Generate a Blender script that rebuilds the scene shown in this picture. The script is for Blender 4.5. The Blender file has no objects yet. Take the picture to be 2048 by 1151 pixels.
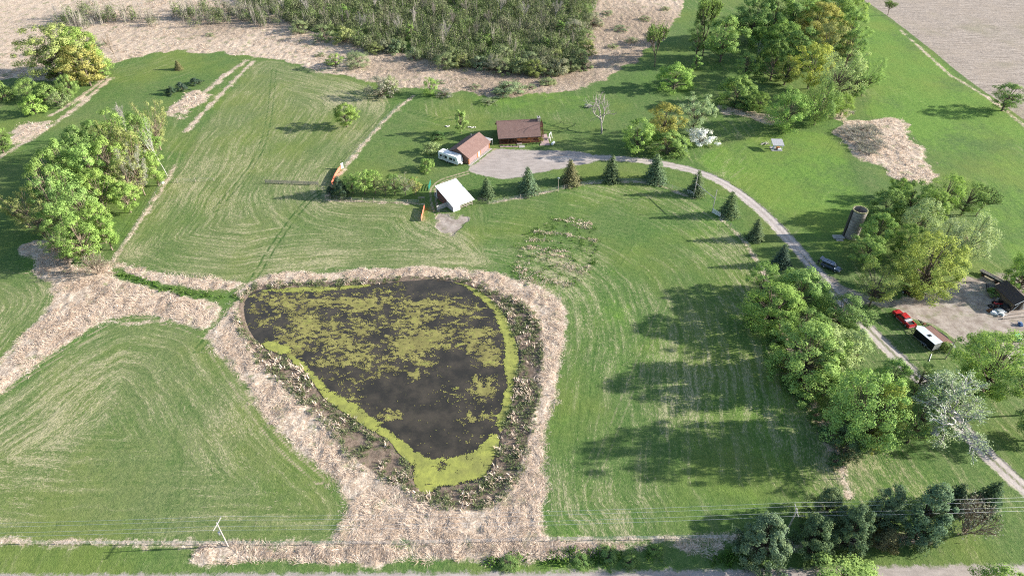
import bpy, math, random
import numpy as np
from mathutils import Vector

# ------------------------------------------------------------------ camera, sky, sun, exposure
scene = bpy.context.scene
col = scene.collection
FPX, PITCH, CAMH = 1368.0, math.radians(39.4), 108.0
cam = bpy.data.cameras.new('camera'); cam_ob = bpy.data.objects.new('camera', cam); col.objects.link(cam_ob)
cam.sensor_width = 36.0; cam.lens = FPX / 2048 * 36.0; cam.clip_start = 0.5; cam.clip_end = 9000
cam_ob.location = (0, 0, CAMH); cam_ob.rotation_euler = (math.pi / 2 - PITCH, 0, 0)
scene.camera = cam_ob
SUN_EL, SUN_AZ = math.radians(19.5), math.radians(3)          # azimuth measured from +x towards +y
world = bpy.data.worlds.new('World'); scene.world = world; world.use_nodes = True
_wn = world.node_tree
_sky = _wn.nodes.new('ShaderNodeTexSky'); _sky.sky_type = 'NISHITA'; _sky.sun_disc = False
_sky.sun_elevation = SUN_EL; _sky.sun_rotation = math.pi / 2 - SUN_AZ
_wn.links.new(_sky.outputs[0], _wn.nodes['Background'].inputs[0]); _wn.nodes['Background'].inputs[1].default_value = 0.105
sun = bpy.data.lights.new('sun', 'SUN'); sun.energy = 5.0; sun.angle = math.radians(0.55); sun.color = (1, 0.95, 0.87)
sun_ob = bpy.data.objects.new('sun', sun); col.objects.link(sun_ob)
_d = Vector((math.cos(SUN_EL) * math.cos(SUN_AZ), math.cos(SUN_EL) * math.sin(SUN_AZ), math.sin(SUN_EL)))
sun_ob.rotation_euler = _d.to_track_quat('Z', 'Y').to_euler(); sun_ob.location = (150, 150, 150)
vs = scene.view_settings; vs.view_transform = 'Standard'; vs.look = 'None'; vs.gamma = 1.0; vs.exposure = 1.38
vs.use_curve_mapping = False
scene.cycles.use_denoising = False; scene.cycles.pixel_filter_type = 'BLACKMAN_HARRIS'; scene.cycles.filter_width = 1.15; scene.cycles.max_bounces = 6; scene.cycles.transparent_max_bounces = 6

rng = np.random.default_rng(7); random.seed(7)
_c, _s = math.cos(PITCH), math.sin(PITCH)
def G(px, py, z=0.0):
    """ground point (metres) that stands at this place of the survey photograph"""
    dx = (px - 1024) / FPX; dy = -(py - 575.5) / FPX
    dz = -_s + dy * _c; k = (z - CAMH) / dz
    return np.array([k * dx, k * (_c + dy * _s)])
def Pj(x, y, z):
    fw = y * _c - (z - CAMH) * _s; up = y * _s + (z - CAMH) * _c
    return 1024 + FPX * x / fw, 575.5 - FPX * up / fw
def slant(x, y, z=0): return y * _c - (z - CAMH) * _s
def GP(pts): return np.array([G(*p) for p in pts])
def height_at(bx, by, ty):
    x, y = G(bx, by); lo, hi = 0.0, 60.0
    for _ in range(40):
        m = (lo + hi) / 2
        if Pj(x, y, m)[1] > ty: lo = m
        else: hi = m
    return lo

# ------------------------------------------------------------------ numpy noise and distance helpers
_tab = np.random.default_rng(3).random((256, 256)).astype(np.float32)
def vnoise(x, y, seed=0):
    x = x + seed * 17.31; y = y + seed * 9.17
    xi = np.floor(x).astype(np.int64); yi = np.floor(y).astype(np.int64)
    fx = (x - xi); fy = (y - yi); fx = fx * fx * (3 - 2 * fx); fy = fy * fy * (3 - 2 * fy)
    a = _tab[xi & 255, yi & 255]; b = _tab[(xi + 1) & 255, yi & 255]
    c = _tab[xi & 255, (yi + 1) & 255]; d = _tab[(xi + 1) & 255, (yi + 1) & 255]
    return (a * (1 - fx) + b * fx) * (1 - fy) + (c * (1 - fx) + d * fx) * fy
def fbm(x, y, seed=0, oct=4):
    t = 0; a = 0.5; n = 0
    for o in range(oct):
        t = t + a * vnoise(x * 2 ** o, y * 2 ** o, seed + o * 5); n += a; a *= 0.5
    return t / n
def chaikin(p, it=2, closed=True):
    p = np.asarray(p, float)
    for _ in range(it):
        q = np.roll(p, -1, 0) if closed else p[1:]
        a = p if closed else p[:-1]
        r = np.empty((len(a) * 2, 2)); r[0::2] = a * .75 + q * .25; r[1::2] = a * .25 + q * .75
        if not closed: r = np.vstack([p[:1], r, p[-1:]])
        p = r
    return p
def seg_d2(X, Y, a, b):
    dx, dy = b - a; L = dx * dx + dy * dy + 1e-12
    t = np.clip(((X - a[0]) * dx + (Y - a[1]) * dy) / L, 0, 1)
    return (X - a[0] - t * dx) ** 2 + (Y - a[1] - t * dy) ** 2
def sdf(P, X, Y, pad=10.0):
    """signed distance to a polygon in metres, positive inside, clipped at -pad"""
    out = np.full(X.shape, -pad)
    m = (X > P[:, 0].min() - pad) & (X < P[:, 0].max() + pad) & (Y > P[:, 1].min() - pad) & (Y < P[:, 1].max() + pad)
    if not m.any(): return out
    x, y = X[m], Y[m]; d = np.full(x.shape, 1e9); ins = np.zeros(x.shape, bool)
    Q = np.roll(P, -1, 0)
    for a, b in zip(P, Q):
        d = np.minimum(d, seg_d2(x, y, a, b))
        if a[1] != b[1]:
            c = ((a[1] > y) != (b[1] > y)) & (x < (b[0] - a[0]) * (y - a[1]) / (b[1] - a[1]) + a[0]); ins ^= c
    d = np.sqrt(d); out[m] = np.maximum(np.where(ins, d, -d), -pad)
    return out
def pdist(L, X, Y, pad=8.0):
    out = np.full(X.shape, pad)
    m = (X > L[:, 0].min() - pad) & (X < L[:, 0].max() + pad) & (Y > L[:, 1].min() - pad) & (Y < L[:, 1].max() + pad)
    if not m.any(): return out
    x, y = X[m], Y[m]; d = np.full(x.shape, 1e9)
    for a, b in zip(L[:-1], L[1:]): d = np.minimum(d, seg_d2(x, y, a, b))
    out[m] = np.minimum(np.sqrt(d), pad); return out

# ------------------------------------------------------------------ object helpers
def tag(o, label=None, cat=None, group=None, kind=None):
    if label: o['label'] = label
    if cat: o['category'] = cat
    if group: o['group'] = group
    if kind: o['kind'] = kind
    return o
def thing(name, label, cat, loc=(0, 0, 0), rz=0.0, group=None):
    o = bpy.data.objects.new(name, None); o.empty_display_size = 0.3; col.objects.link(o)
    o.location = loc; o.rotation_euler = (0, 0, rz)
    return tag(o, label, cat, group)
def np_mesh(name, V, F, mats=None, smooth=False):
    V = np.asarray(V, np.float32); F = np.asarray(F, np.int32); k = F.shape[1]
    me = bpy.data.meshes.new(name)
    me.vertices.add(len(V)); me.vertices.foreach_set('co', V.ravel())
    me.loops.add(F.size); me.loops.foreach_set('vertex_index', F.ravel())
    me.polygons.add(len(F)); me.polygons.foreach_set('loop_start', np.arange(0, F.size, k, dtype=np.int32))
    me.polygons.foreach_set('loop_total', np.full(len(F), k, np.int32))
    if smooth: me.polygons.foreach_set('use_smooth', np.ones(len(F), bool))
    me.update(calc_edges=True)
    if mats: me.materials.append(mats)
    return me
def link(name, me, parent=None):
    o = bpy.data.objects.new(name, me); col.objects.link(o)
    if parent is not None: o.parent = parent
    return o
class MB:
    def __init__(s): s.v = []; s.f = []
    def add(s, vs_, fs_):
        n = len(s.v); s.v += [tuple(map(float, p)) for p in vs_]; s.f += [tuple(i + n for i in q) for q in fs_]; return s
    def box(s, x0, x1, y0, y1, z0, z1):
        return s.add([(x0, y0, z0), (x1, y0, z0), (x1, y1, z0), (x0, y1, z0), (x0, y0, z1), (x1, y0, z1), (x1, y1, z1), (x0, y1, z1)],
                     [(0, 3, 2, 1), (4, 5, 6, 7), (0, 1, 5, 4), (1, 2, 6, 5), (2, 3, 7, 6), (3, 0, 4, 7)])
    def hexa(s, low, top):      # two quads, bottom and top, same winding seen from above (ccw)
        return s.add(list(low) + list(top), [(3, 2, 1, 0), (4, 5, 6, 7), (0, 1, 5, 4), (1, 2, 6, 5), (2, 3, 7, 6), (3, 0, 4, 7)])
    def slab(s, quad, t):       # top quad, thickened straight down
        return s.hexa([(p[0], p[1], p[2] - t) for p in quad], quad)
    def cyl(s, p0, p1, r0, r1=None, n=8, caps=True):
        r1 = r0 if r1 is None else r1
        a = Vector(p0); b = Vector(p1); d = (b - a).normalized()
        u = d.orthogonal().normalized(); w = d.cross(u); V = []
        for c, r in ((a, r0), (b, r1)):
            for i in range(n):
                t = 2 * math.pi * i / n; V.append(c + (u * math.cos(t) + w * math.sin(t)) * r)
        F = [(i, (i + 1) % n, n + (i + 1) % n, n + i) for i in range(n)]
        if caps: F += [tuple(range(n - 1, -1, -1)), tuple(range(n, 2 * n))]
        return s.add(V, F)
    def bar(s, p0, p1, w, h=None):
        """square bar between two points"""
        h = h or w; a = Vector(p0); b = Vector(p1); d = (b - a).normalized()
        up = Vector((0, 0, 1)) if abs(d.z) < 0.9 else Vector((1, 0, 0))
        u = d.cross(up).normalized() * w / 2; k = u.cross(d).normalized() * h / 2
        return s.add([a - u - k, a + u - k, a + u + k, a - u + k, b - u - k, b + u - k, b + u + k, b - u + k],
                     [(0, 1, 2, 3), (7, 6, 5, 4), (1, 0, 4, 5), (2, 1, 5, 6), (3, 2, 6, 7), (0, 3, 7, 4)])
    def prism(s, poly, axis, a0, a1):
        """polygon in the other two axes extruded along axis (0,1,2)"""
        def mk(p, a):
            if axis == 0: return (a, p[0], p[1])
            if axis == 1: return (p[0], a, p[1])
            return (p[0], p[1], a)
        n = len(poly)
        return s.add([mk(p, a0) for p in poly] + [mk(p, a1) for p in poly],
                     [tuple(range(n - 1, -1, -1)), tuple(range(n, 2 * n))] + [(i, (i + 1) % n, n + (i + 1) % n, n + i) for i in range(n)])
    def loft(s, secs, ch=0.12):
        """secs: (x, half width bottom, half width top, z bottom, z top); chamfered 8-point rings along x"""
        n0 = []; V = []
        for x, wb, wt, zb, zt in secs:
            c = min(ch, (zt - zb) * .45, wb * .4, wt * .4)
            V += [(x, -wb + c, zb), (x, wb - c, zb), (x, wb, zb + c), (x, wt, zt - c), (x, wt - c, zt), (x, -wt + c, zt), (x, -wt, zt - c), (x, -wb, zb + c)]
        F = []
        for i in range(len(secs) - 1):
            for j in range(8):
                a = i * 8 + j; b = i * 8 + (j + 1) % 8; F.append((a, b, b + 8, a + 8))
        m = (len(secs) - 1) * 8
        F += [tuple(range(7, -1, -1)), tuple(range(m, m + 8))]
        return s.add(V, F)
    def build(s, name, mat, parent=None, smooth=False, recalc=True):
        me = bpy.data.meshes.new(name); me.from_pydata(s.v, [], s.f); me.materials.append(mat)
        if recalc:
            import bmesh
            bm = bmesh.new(); bm.from_mesh(me); bmesh.ops.recalc_face_normals(bm, faces=bm.faces); bm.to_mesh(me); bm.free()
        if smooth: me.polygons.foreach_set('use_smooth', np.ones(len(me.polygons), bool))
        return link(name, me, parent)

# ------------------------------------------------------------------ node helpers and materials
class NT:
    def __init__(s, name):
        s.m = bpy.data.materials.new(name); s.m.use_nodes = True; s.t = s.m.node_tree; s.t.nodes.clear()
        s.out = s.t.nodes.new('ShaderNodeOutputMaterial')
    def n(s, ty, **k):
        nd = s.t.nodes.new(ty)
        for a, b in k.items(): setattr(nd, a, b)
        return nd
    def put(s, sock, v):
        if v is None: return
        if isinstance(v, bpy.types.NodeSocket): s.t.links.new(v, sock)
        elif isinstance(v, tuple) and len(v) == 3 and sock.type == 'RGBA': sock.default_value = (*v, 1)
        else: sock.default_value = v
    def attr(s, name): return s.n('ShaderNodeAttribute', attribute_name=name).outputs['Fac']
    def pos(s): return s.n('ShaderNodeNewGeometry').outputs['Position']
    def obj(s): return s.n('ShaderNodeTexCoord').outputs['Object']
    def noise(s, vec, scale, detail=3, rough=.55, dist=0):
        nd = s.n('ShaderNodeTexNoise'); s.put(nd.inputs['Vector'], vec); nd.inputs['Scale'].default_value = scale
        nd.inputs['Detail'].default_value = detail; nd.inputs['Roughness'].default_value = rough; nd.inputs['Distortion'].default_value = dist
        return nd.outputs['Fac']
    def math(s, op, a, b=None, c=None):
        nd = s.n('ShaderNodeMath', operation=op); s.put(nd.inputs[0], a); s.put(nd.inputs[1], b)
        if c is not None: s.put(nd.inputs[2], c)
        return nd.outputs[0]
    def step(s, v, lo, hi, a=0.0, b=1.0):
        nd = s.n('ShaderNodeMapRange', interpolation_type='SMOOTHSTEP'); s.put(nd.inputs['Value'], v)
        for k, x in (('From Min', lo), ('From Max', hi), ('To Min', a), ('To Max', b)): s.put(nd.inputs[k], x)
        return nd.outputs[0]
    def mix(s, f, a, b, blend='MIX'):
        nd = s.n('ShaderNodeMix', data_type='RGBA', blend_type=blend); s.put(nd.inputs[0], f); s.put(nd.inputs[6], a); s.put(nd.inputs[7], b)
        return nd.outputs[2]
    def vec(s, x, y, z=0.0):
        nd = s.n('ShaderNodeCombineXYZ'); s.put(nd.inputs[0], x); s.put(nd.inputs[1], y); s.put(nd.inputs[2], z); return nd.outputs[0]
    def sep(s, v):
        nd = s.n('ShaderNodeSeparateXYZ'); s.put(nd.inputs[0], v); return nd.outputs
    def bump(s, h, strength=.6, dist=.1):
        nd = s.n('ShaderNodeBump'); s.put(nd.inputs['Height'], h); nd.inputs['Strength'].default_value = strength; nd.inputs['Distance'].default_value = dist
        return nd.outputs[0]
    def bsdf(s, colr, rough=.8, metal=0, spec=.3, normal=None, **kw):
        b = s.n('ShaderNodeBsdfPrincipled'); s.put(b.inputs['Base Color'], colr); s.put(b.inputs['Roughness'], rough); b.inputs['Metallic'].default_value = metal
        b.inputs['Specular IOR Level'].default_value = spec
        if normal is not None: s.put(b.inputs['Normal'], normal)
        for k, v in kw.items(): s.put(b.inputs[k.replace('_', ' ')], v)
        s.t.links.new(b.outputs[0], s.out.inputs[0]); return b

MATS = {}
def plain(name, c, rough=.7, metal=0, spec=.3, var=.18, scale=3.0, bump=0.0, stretch=(1, 1, 1), coat=0):
    """flat colour with grain, wear and a little relief"""
    if name in MATS: return MATS[name]
    t = NT(name); p = t.obj()
    mp = t.n('ShaderNodeVectorMath', operation='MULTIPLY'); t.put(mp.inputs[0], p); mp.inputs[1].default_value = stretch
    n1 = t.noise(mp.outputs[0], scale, 5, .65); n2 = t.noise(p, scale * 7, 3)
    f = t.math('ADD', t.math('MULTIPLY', n1, .7), t.math('MULTIPLY', n2, .3))
    lo = tuple(x * (1 - var * 1.6) for x in c); hi = tuple(min(1, x * (1 + var)) for x in c)
    cc = t.mix(t.step(f, .3, .7), lo, hi)
    nm = t.bump(f, .5, bump) if bump else None
    b = t.bsdf(cc, rough, metal, spec, nm)
    if coat: b.inputs['Coat Weight'].default_value = coat
    MATS[name] = t.m; return t.m

# ------------------------------------------------------------------ outlines of the land (ground metres)
def poly(pts, it=2): return chaikin(GP(pts), it)
def line(pts, it=2): return chaikin(GP(pts), it, False)
POND = poly([(486,604),(500,588),(520,578),(580,578),(700,574),(760,568),(820,562),(855,556),(880,558),(905,562),(940,576),(975,598),(998,622),(1012,648),(1024,682),(1032,706),(1028,742),(1020,790),(1008,830),(996,858),(990,890),(980,925),(968,952),(922,962),(868,970),(852,984),(836,976),(830,922),(805,907),(782,872),(757,862),(732,848),(712,832),(678,812),(652,792),(636,768),(612,733),(578,717),(562,702),(530,692),(500,660),(486,632)])
BANK = poly([(478,592),(498,572),(560,566),(700,562),(830,550),(940,558),(1000,588),(1042,604),(1076,640),(1087,690),(1082,760),(1067,830),(1052,900),(1032,960),(992,1000),(952,1022),(900,1014),(850,1002),(800,967),(740,942),(692,902),(678,867),(640,832),(598,792),(566,762),(526,737),(500,692),(476,650)])
RING = poly([(470,582),(515,553),(600,545),(700,540),(800,536),(900,537),(1000,545),(1060,560),(1100,580),(1125,610),(1128,650),(1118,720),(1108,800),(1098,870),(1085,950),(1082,1030),(1095,1070),(1130,1088),(1060,1092),(900,1088),(760,1086),(650,1086),(672,1050),(692,1010),(685,980),(650,950),(590,900),(540,855),(510,800),(490,770),(460,730),(425,692),(414,672),(440,650),(455,615)])
LEFTREED = poly([(101,556),(146,553),(222,550),(243,560),(302,572),(368,590),(448,605),(431,640),(403,663),(348,637),(295,627),(243,627),(195,641),(146,679),(104,707),(52,745),(0,788),(-150,900),(-150,850),(0,735),(35,690),(70,655),(104,612),(112,588)])
NORTHREED = poly([(222,525),(247,525),(290,541),(350,555),(420,561),(485,563),(484,570),(465,582),(440,581),(390,577),(330,563),(280,556),(250,546)])
MARSH = poly([(-500,-90),(1376,-90),(1371,0),(1352,40),(1322,80),(1280,116),(1230,148),(1180,171),(1130,186),(1080,193),(1000,193),(920,186),(850,178),(760,168),(700,151),(640,141),(560,118),(500,112),(450,106),(380,104),(300,105),(250,120),(215,140),(150,160),(0,160),(-500,215)], 1)
WOOD = poly([(545,30),(600,60),(650,74),(700,80),(722,98),(800,108),(878,128),(902,140),(960,134),(1000,144),(1100,150),(1140,146),(1172,122),(1168,90),(1184,50),(1202,0),(1230,-90),(300,-90),(430,-10)])
BRUSH = poly([(100,52),(150,28),(240,26),(300,40),(340,52),(250,50),(180,60)]); BRUSH2 = poly([(345,46),(380,22),(460,12),(540,20),(600,60),(560,58),(470,44),(400,50)])
STRIP = poly([(342,212),(362,196),(395,178),(415,186),(385,225),(362,240),(348,232)])
LEFTSTRIP = poly([(5,278),(35,250),(85,238),(92,254),(50,280),(10,300)])
GROVEFLOOR = poly([(50,470),(130,480),(135,530),(222,520),(234,545),(150,557),(100,562),(55,540)])
PATCH = poly([(1674,262),(1698,244),(1740,236),(1792,230),(1832,280),(1882,345),(1850,372),(1800,362),(1772,335),(1720,316),(1690,292)])
PATCH2 = poly([(1656,232),(1688,214),(1714,219),(1702,233),(1672,240)])
PATCH3 = poly([(1440,210),(1480,216),(1550,230),(1566,244),(1540,246),(1500,234),(1455,224)])
SOUTHREED = poly([(388,1090),(700,1088),(1090,1081),(1300,1086),(1440,1082),(1445,1098),(1200,1103),(900,1117),(700,1126),(400,1128)])
TANLINES = [(line(p), w) for p, w in [
    ([(506,123),(440,190),(372,262)], .9), ([(495,121),(450,150),(410,185)], 1.5), ([(-20,326),(50,284),(100,254),(150,218),(222,156)], 1.1), ([(100,232),(150,205),(215,152)], .8),
    ([(655,392),(668,366),(690,335),(720,298),(760,250),(800,212),(828,192)], .55), ([(226,522),(285,435),(330,370),(352,330)], .6),
    ([(1522,532),(1545,590),(1562,650),(1600,760),(1650,850),(1690,970),(1696,990)], .8), ([(-60,1083),(200,1083),(300,1083)], .5), ([(300,1088),(700,1090),(1090,1082),(1480,1074)], .5),
    ([(-20,740),(50,672),(104,612)], .6), ([(200,640),(250,648),(330,640)], .35), ([(980,406),(1060,392),(1140,373),(1195,364),(1300,363),(1385,396)], .3), ([(1440,436),(1482,474),(1520,530)], .4),
    ([(1500,1095),(1700,1080),(1860,1075)], .8), ([(652,400),(780,405),(845,407)], .4), ([(505,52),(560,62),(640,80),(760,110),(860,135)], .5), ([(510,115),(555,62)], .5), ([(1900,150),(1985,200),(2060,262)], .6), ([(1800,60),(1900,150)], .5)]]
DITCH = line([(238,548),(302,569),(368,584),(400,592),(440,597),(472,597)])
FA = poly([(-300,1078),(-300,960),(0,806),(60,752),(150,693),(250,644),(340,649),(400,673),(428,712),(498,802),(558,882),(638,952),(688,1000),(680,1050),(640,1079)])
FG = poly([(-300,600),(0,536),(60,536),(100,566),(106,600),(70,648),(0,724),(-300,950)])
FB = poly([(960,500),(985,415),(1060,395),(1140,375),(1195,366),(1300,366),(1385,398),(1440,438),(1518,530),(1560,640),(1640,830),(1690,970),(1640,1000),(1480,1060),(1320,1075),(1095,1072),(1090,1030),(1090,950),(1103,870),(1113,800),(1123,720),(1133,650),(1128,610),(1100,578),(1050,555),(1000,540)])
FC = poly([(230,520),(280,440),(350,350),(400,270),(470,175),(512,122),(560,120),(640,145),(720,160),(790,200),(740,270),(690,330),(652,400),(845,408),(850,440),(960,470),(1000,540),(900,533),(800,533),(700,536),(600,541),(515,550),(490,560),(420,558),(350,552),(290,538),(250,522)])
FD = poly([(-300,560),(-300,500),(0,330),(100,252),(200,168),(300,108),(450,107),(493,120),(430,170),(345,222),(270,360),(200,450),(60,530)])
LAWN = poly([(690,345),(740,280),(810,217),(860,232),(905,240),(1000,236),(1080,235),(1150,250),(1170,295),(1240,304),(1300,312),(1420,335),(1500,380),(1560,440),(1640,540),(1580,530),(1520,525),(1440,432),(1385,392),(1300,360),(1195,362),(1140,370),(1060,390),(975,405),(850,405),(655,398)])
LAWNR = poly([(1400,310),(1480,280),(1560,262),(1640,262),(1680,290),(1700,330),(1745,400),(1712,470),(1650,540),(1600,500),(1540,420),(1480,370),(1400,328)])
CROP = poly([(1665,-80),(1690,40),(1712,118),(1748,182),(1722,232),(1796,236),(1836,286),(1884,342),(1960,440),(2060,560),(2400,900),(2400,520),(2048,250),(1990,203),(1920,156),(1850,96),(1740,14),(1715,0),(1700,-80)])
PLOW = poly([(1706,-80),(1722,0),(1748,12),(1852,90),(1922,150),(1988,196),(2048,240),(2500,560),(2500,-80)])
PAD = poly([(985,300),(1000,297),(1050,301),(1100,300),(1180,304),(1200,322),(1150,332),(1080,344),(1030,357),(1000,358),(972,352),(946,346),(934,337),(958,322)])
DRIVE = line([(1090,318),(1200,314),(1300,322),(1370,336),(1430,356),(1480,386),(1530,428),(1570,470),(1610,515),(1640,550),(1670,585),(1720,640),(1780,700),(1850,770),(1920,850),(1980,915),(2060,985),(2160,1080)])
BRANCH = line([(1655,560),(1690,585),(1740,600),(1790,606),(1850,622)])
YARD = poly([(1775,608),(1800,592),(1850,582),(1905,566),(1960,548),(2060,530),(2160,560),(2160,720),(2060,680),(1985,662),(1930,690),(1895,672),(1860,648),(1820,640)])
YARD2 = poly([(1990,680),(2020,660),(2080,690),(2080,740),(2030,735)])
BARNDIRT = poly([(860,428),(872,418),(900,424),(950,424),(948,448),(922,476),(882,470),(858,452)])
ROADC = line([(-900,1196),(0,1186),(1024,1182),(1480,1176),(2048,1166),(2900,1152)])
CPATH = [line(p) for p in [[(935,345),(905,354),(880,362),(866,378),(866,400),(872,425)], [(985,296),(1000,302),(1020,312),(1040,318)]]]
PATIO = [(1080,283),(1087,271),(1094,268),(1102,288),(1094,291),(1080,291)]
TRACKS = [(line(p), w, s) for p, w, s in [
    ([(640,385),(615,400),(560,470),(500,570),(450,640),(395,700)], .85, -1), ([(385,700),(362,850),(347,1000),(340,1082)], .85, -.45), ([(548,140),(538,250),(510,330),(430,420)], .85, -.8),
    ([(418,690),(498,808),(556,888),(640,960)], .8, .7), ([(-10,790),(150,690),(250,636),(350,645),(410,672)], .8, .6), ([(866,378),(866,400),(875,430),(900,462)], .7, 1), ([(935,345),(905,354),(880,362),(866,378)], .7, 1),
    ([(990,300),(1010,306),(1040,318)], .7, 1), ([(820,225),(900,243),(1000,240),(1090,244),(1130,262),(1160,290)], .6, -.8), ([(300,108),(318,60),(345,20)], .9, -1.4), ([(455,106),(555,58)], .9, -1.4), ([(1690,260),(1660,290),(1640,320)], .7, -.5), ([(1300,430),(1210,560),(1180,700),(1160,900)], .9, -.5), ([(1170,1000),(1250,800),(1330,600)], .9, .4), ([(1740,240),(1725,180),(1700,110)], .9, -.6)]]

def edge_wobble(P, X, Y):
    a = 1.6 if any(P is q for q in (RING, LEFTREED, NORTHREED)) else (2.6 if P is SOUTHREED else 4.5)
    return a * (fbm(X * .16, Y * .16, 61, 4) - .52) * 2
def land(X, Y):
    """every surface attribute of the land at points X, Y"""
    A = {}
    w1 = (fbm(X * .35, Y * .35, 1) - .5) * 2.2
    reed = np.full(X.shape, -10.0)
    for P in (RING, LEFTREED, NORTHREED, MARSH, STRIP, LEFTSTRIP, GROVEFLOOR, PATCH, PATCH2, PATCH3, SOUTHREED): reed = np.maximum(reed, sdf(P, X, Y) + edge_wobble(P, X, Y))
    for L, w in TANLINES: reed = np.maximum(reed, w * (2.2 * fbm(X * .3, Y * .3, 13) - .25) - pdist(L, X, Y))
    s_wood = sdf(WOOD, X, Y); reed = np.where(s_wood > 0, np.minimum(reed, 1.5 - s_wood), reed)
    s_pond = sdf(POND, X, Y); s_bank = sdf(BANK, X, Y)
    d_ditch = pdist(DITCH, X, Y)
    reed = np.where(d_ditch < 1.6, np.minimum(reed, d_ditch - 1.3), reed)
    A['s_reed'] = np.clip(reed, -6, 6); A['s_mud'] = np.clip(s_bank, -6, 6); A['s_pond'] = np.clip(s_pond, -10, 10)
    dd = pdist(DRIVE, X, Y)
    grav = np.maximum(sdf(PAD, X, Y), 1.75 - dd)
    grav = np.maximum(grav, 3.2 - pdist(ROADC, X, Y))
    A['s_grav'] = np.clip(grav, -5, 5)
    # grass between the wheel ruts along the lower drive
    lower = np.clip((150 - Y) / 12, 0, 1) * np.clip((Y - 62) / 20, 0, 1)
    A['rut'] = np.exp(-((dd - .85) / .38) ** 2) * (.5 + fbm(X * .3, Y * .3, 15))
    A['centre'] = np.clip(1 - dd / .55, 0, 1) * (.35 + .75 * lower)
    dirt = np.maximum.reduce([sdf(YARD, X, Y) + (fbm(X * .2, Y * .2, 65) - .5) * 5, sdf(YARD2, X, Y) + (fbm(X * .3, Y * .3, 66) - .5) * 5, sdf(BARNDIRT, X, Y) - 1.2 + (fbm(X * .35, Y * .35, 67) - .5) * 7, 1.6 - pdist(BRANCH, X, Y)])
    A['s_dirt'] = np.clip(dirt, -5, 5)
    A['s_plow'] = np.clip(sdf(PLOW, X, Y), -5, 8)
    u = X + .15 * Y; straw = np.full(X.shape, .32); lush = np.full(X.shape, .66); own = np.full(X.shape, 0)
    def field(P, st, lu, idx, uf=None, soft=1.5):
        nonlocal u, straw, lush
        s = sdf(P, X, Y, 6.0); k = np.clip((s + soft) / (2 * soft), 0, 1)
        uu = s if uf is None else uf
        u = np.where(s > -.5, uu, u); straw = straw * (1 - k) + st * k; lush = lush * (1 - k) + lu * k; own[s > 0] = idx
        return s
    field(FD, .16, .55, 1, X * .78 - Y * .62)
    field(FC, .70, .20, 1); field(FG, .46, .34, 1); field(FA, .48, .24, 1)
    ring_d = np.clip(-sdf(RING, X, Y, 80.0), 0, 80)
    field(FB, .52, .74, 1, ring_d)
    e0, e1 = G(1740, 14), G(2048, 250); ed = (e1 - e0) / np.hypot(*(e1 - e0))
    field(CROP, .10, 1.0, 3, (X - e0[0]) * ed[1] - (Y - e0[1]) * ed[0])
    field(LAWN, .10, .60, 2, X * .5 + Y * .866); field(LAWNR, .10, .96, 2, X * .8 - Y * .6)
    # worn, pale swirl in the field by the shed and pale ground behind the house
    for (cx, cy), r, st in (((1115,505), 11, .18), ((690,190), 14, .35), ((1110,520), 3, .2), ((900,250), 9, .25), ((1000,470), 10, -.15), ((640,235), 18, .1), ((1640,375), 8, .3), ((1450,345), 10, .3), ((1330,720), 14, .15), ((300,720), 12, .2), ((130,880), 20, .1), ((1760,940), 14, .35), ((1650,960), 8, .2)):
        c = G(cx, cy); straw = straw + st * np.exp(-((X - c[0]) ** 2 + (Y - c[1]) ** 2) / (r * r))
    straw = straw + (fbm(X * .045, Y * .045, 11) - .5) * .9
    lush = lush + (fbm(X * .06, Y * .06, 21) - .5) * .8
    lush = np.where(d_ditch < 2.2, np.maximum(lush, .72), lush)
    straw = np.where(d_ditch < 2.0, 0.05, straw)
    A['u'] = u; A['straw'] = np.clip(straw, 0, 1.2); A['lush'] = np.clip(lush, 0, 1.2)
    tr = np.zeros(X.shape)
    for L, g, sgn in TRACKS:
        m = np.clip(1 - np.abs(pdist(L, X, Y) - g) / .42, 0, 1) * sgn; tr = np.where(np.abs(m) > np.abs(tr), m, tr)
    A['track'] = tr
    brown_shade = np.zeros(X.shape)
    for (cx, cy), r, v in (((1000,165), 34, .85), ((800,135), 26, .7), ((1270,60), 48, .85), ((1290,120), 22, .9), ((440,52), 30, .7), ((60,60), 60, .35), ((250,70), 30, .4), ((1150,150), 25, .8), ((900,0), 90, .8)):
        c = G(cx, cy); brown_shade = np.maximum(brown_shade, v * np.exp(-((X - c[0]) ** 2 + (Y - c[1]) ** 2) / (r * r)))
    A['brown_shade'] = brown_shade
    # regions: 0 meadow, 1 hay field, 2 lawn, 3 crop field, 4 ploughed, 5 reed marsh, 6 pond bank, 7 yard, 8 drive/road
    reg = own.copy()
    reg[A['s_plow'] > 0] = 4; reg[reed > 0] = 5; reg[s_bank > 0] = 6; reg[dirt > 0] = 7; reg[grav > 0] = 8
    reg[(reg == 8) & (pdist(ROADC, X, Y) < 3.6)] = 9
    # relief: bank falling to the water, tussocks, wheel ruts, soft swells
    z = (fbm(X * .12, Y * .12, 31) - .5) * .16 + (fbm(X * .9, Y * .9, 33, 3) - .5) * .10
    rough = np.clip(reed / 1.2, 0, 1) * (1 - np.clip(s_bank / 1.5, 0, 1))
    z = z + rough * (fbm(X * .8, Y * .8, 41, 3) - .35) * .55
    mud = np.clip(s_bank / 2.5, 0, 1); z = z * (1 - .6 * mud) - mud * .16 + mud * (fbm(X * 1.3, Y * 1.3, 43, 3) - .5) * .18
    z = z - np.clip(s_pond + .6, 0, 6) * .12
    flat = np.clip(np.maximum(grav, dirt) / .8 + .5, 0, 1); z = z * (1 - .8 * flat)
    z = z - .05 * np.clip(tr, -1, 1) ** 2
    return A, reg, z

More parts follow.
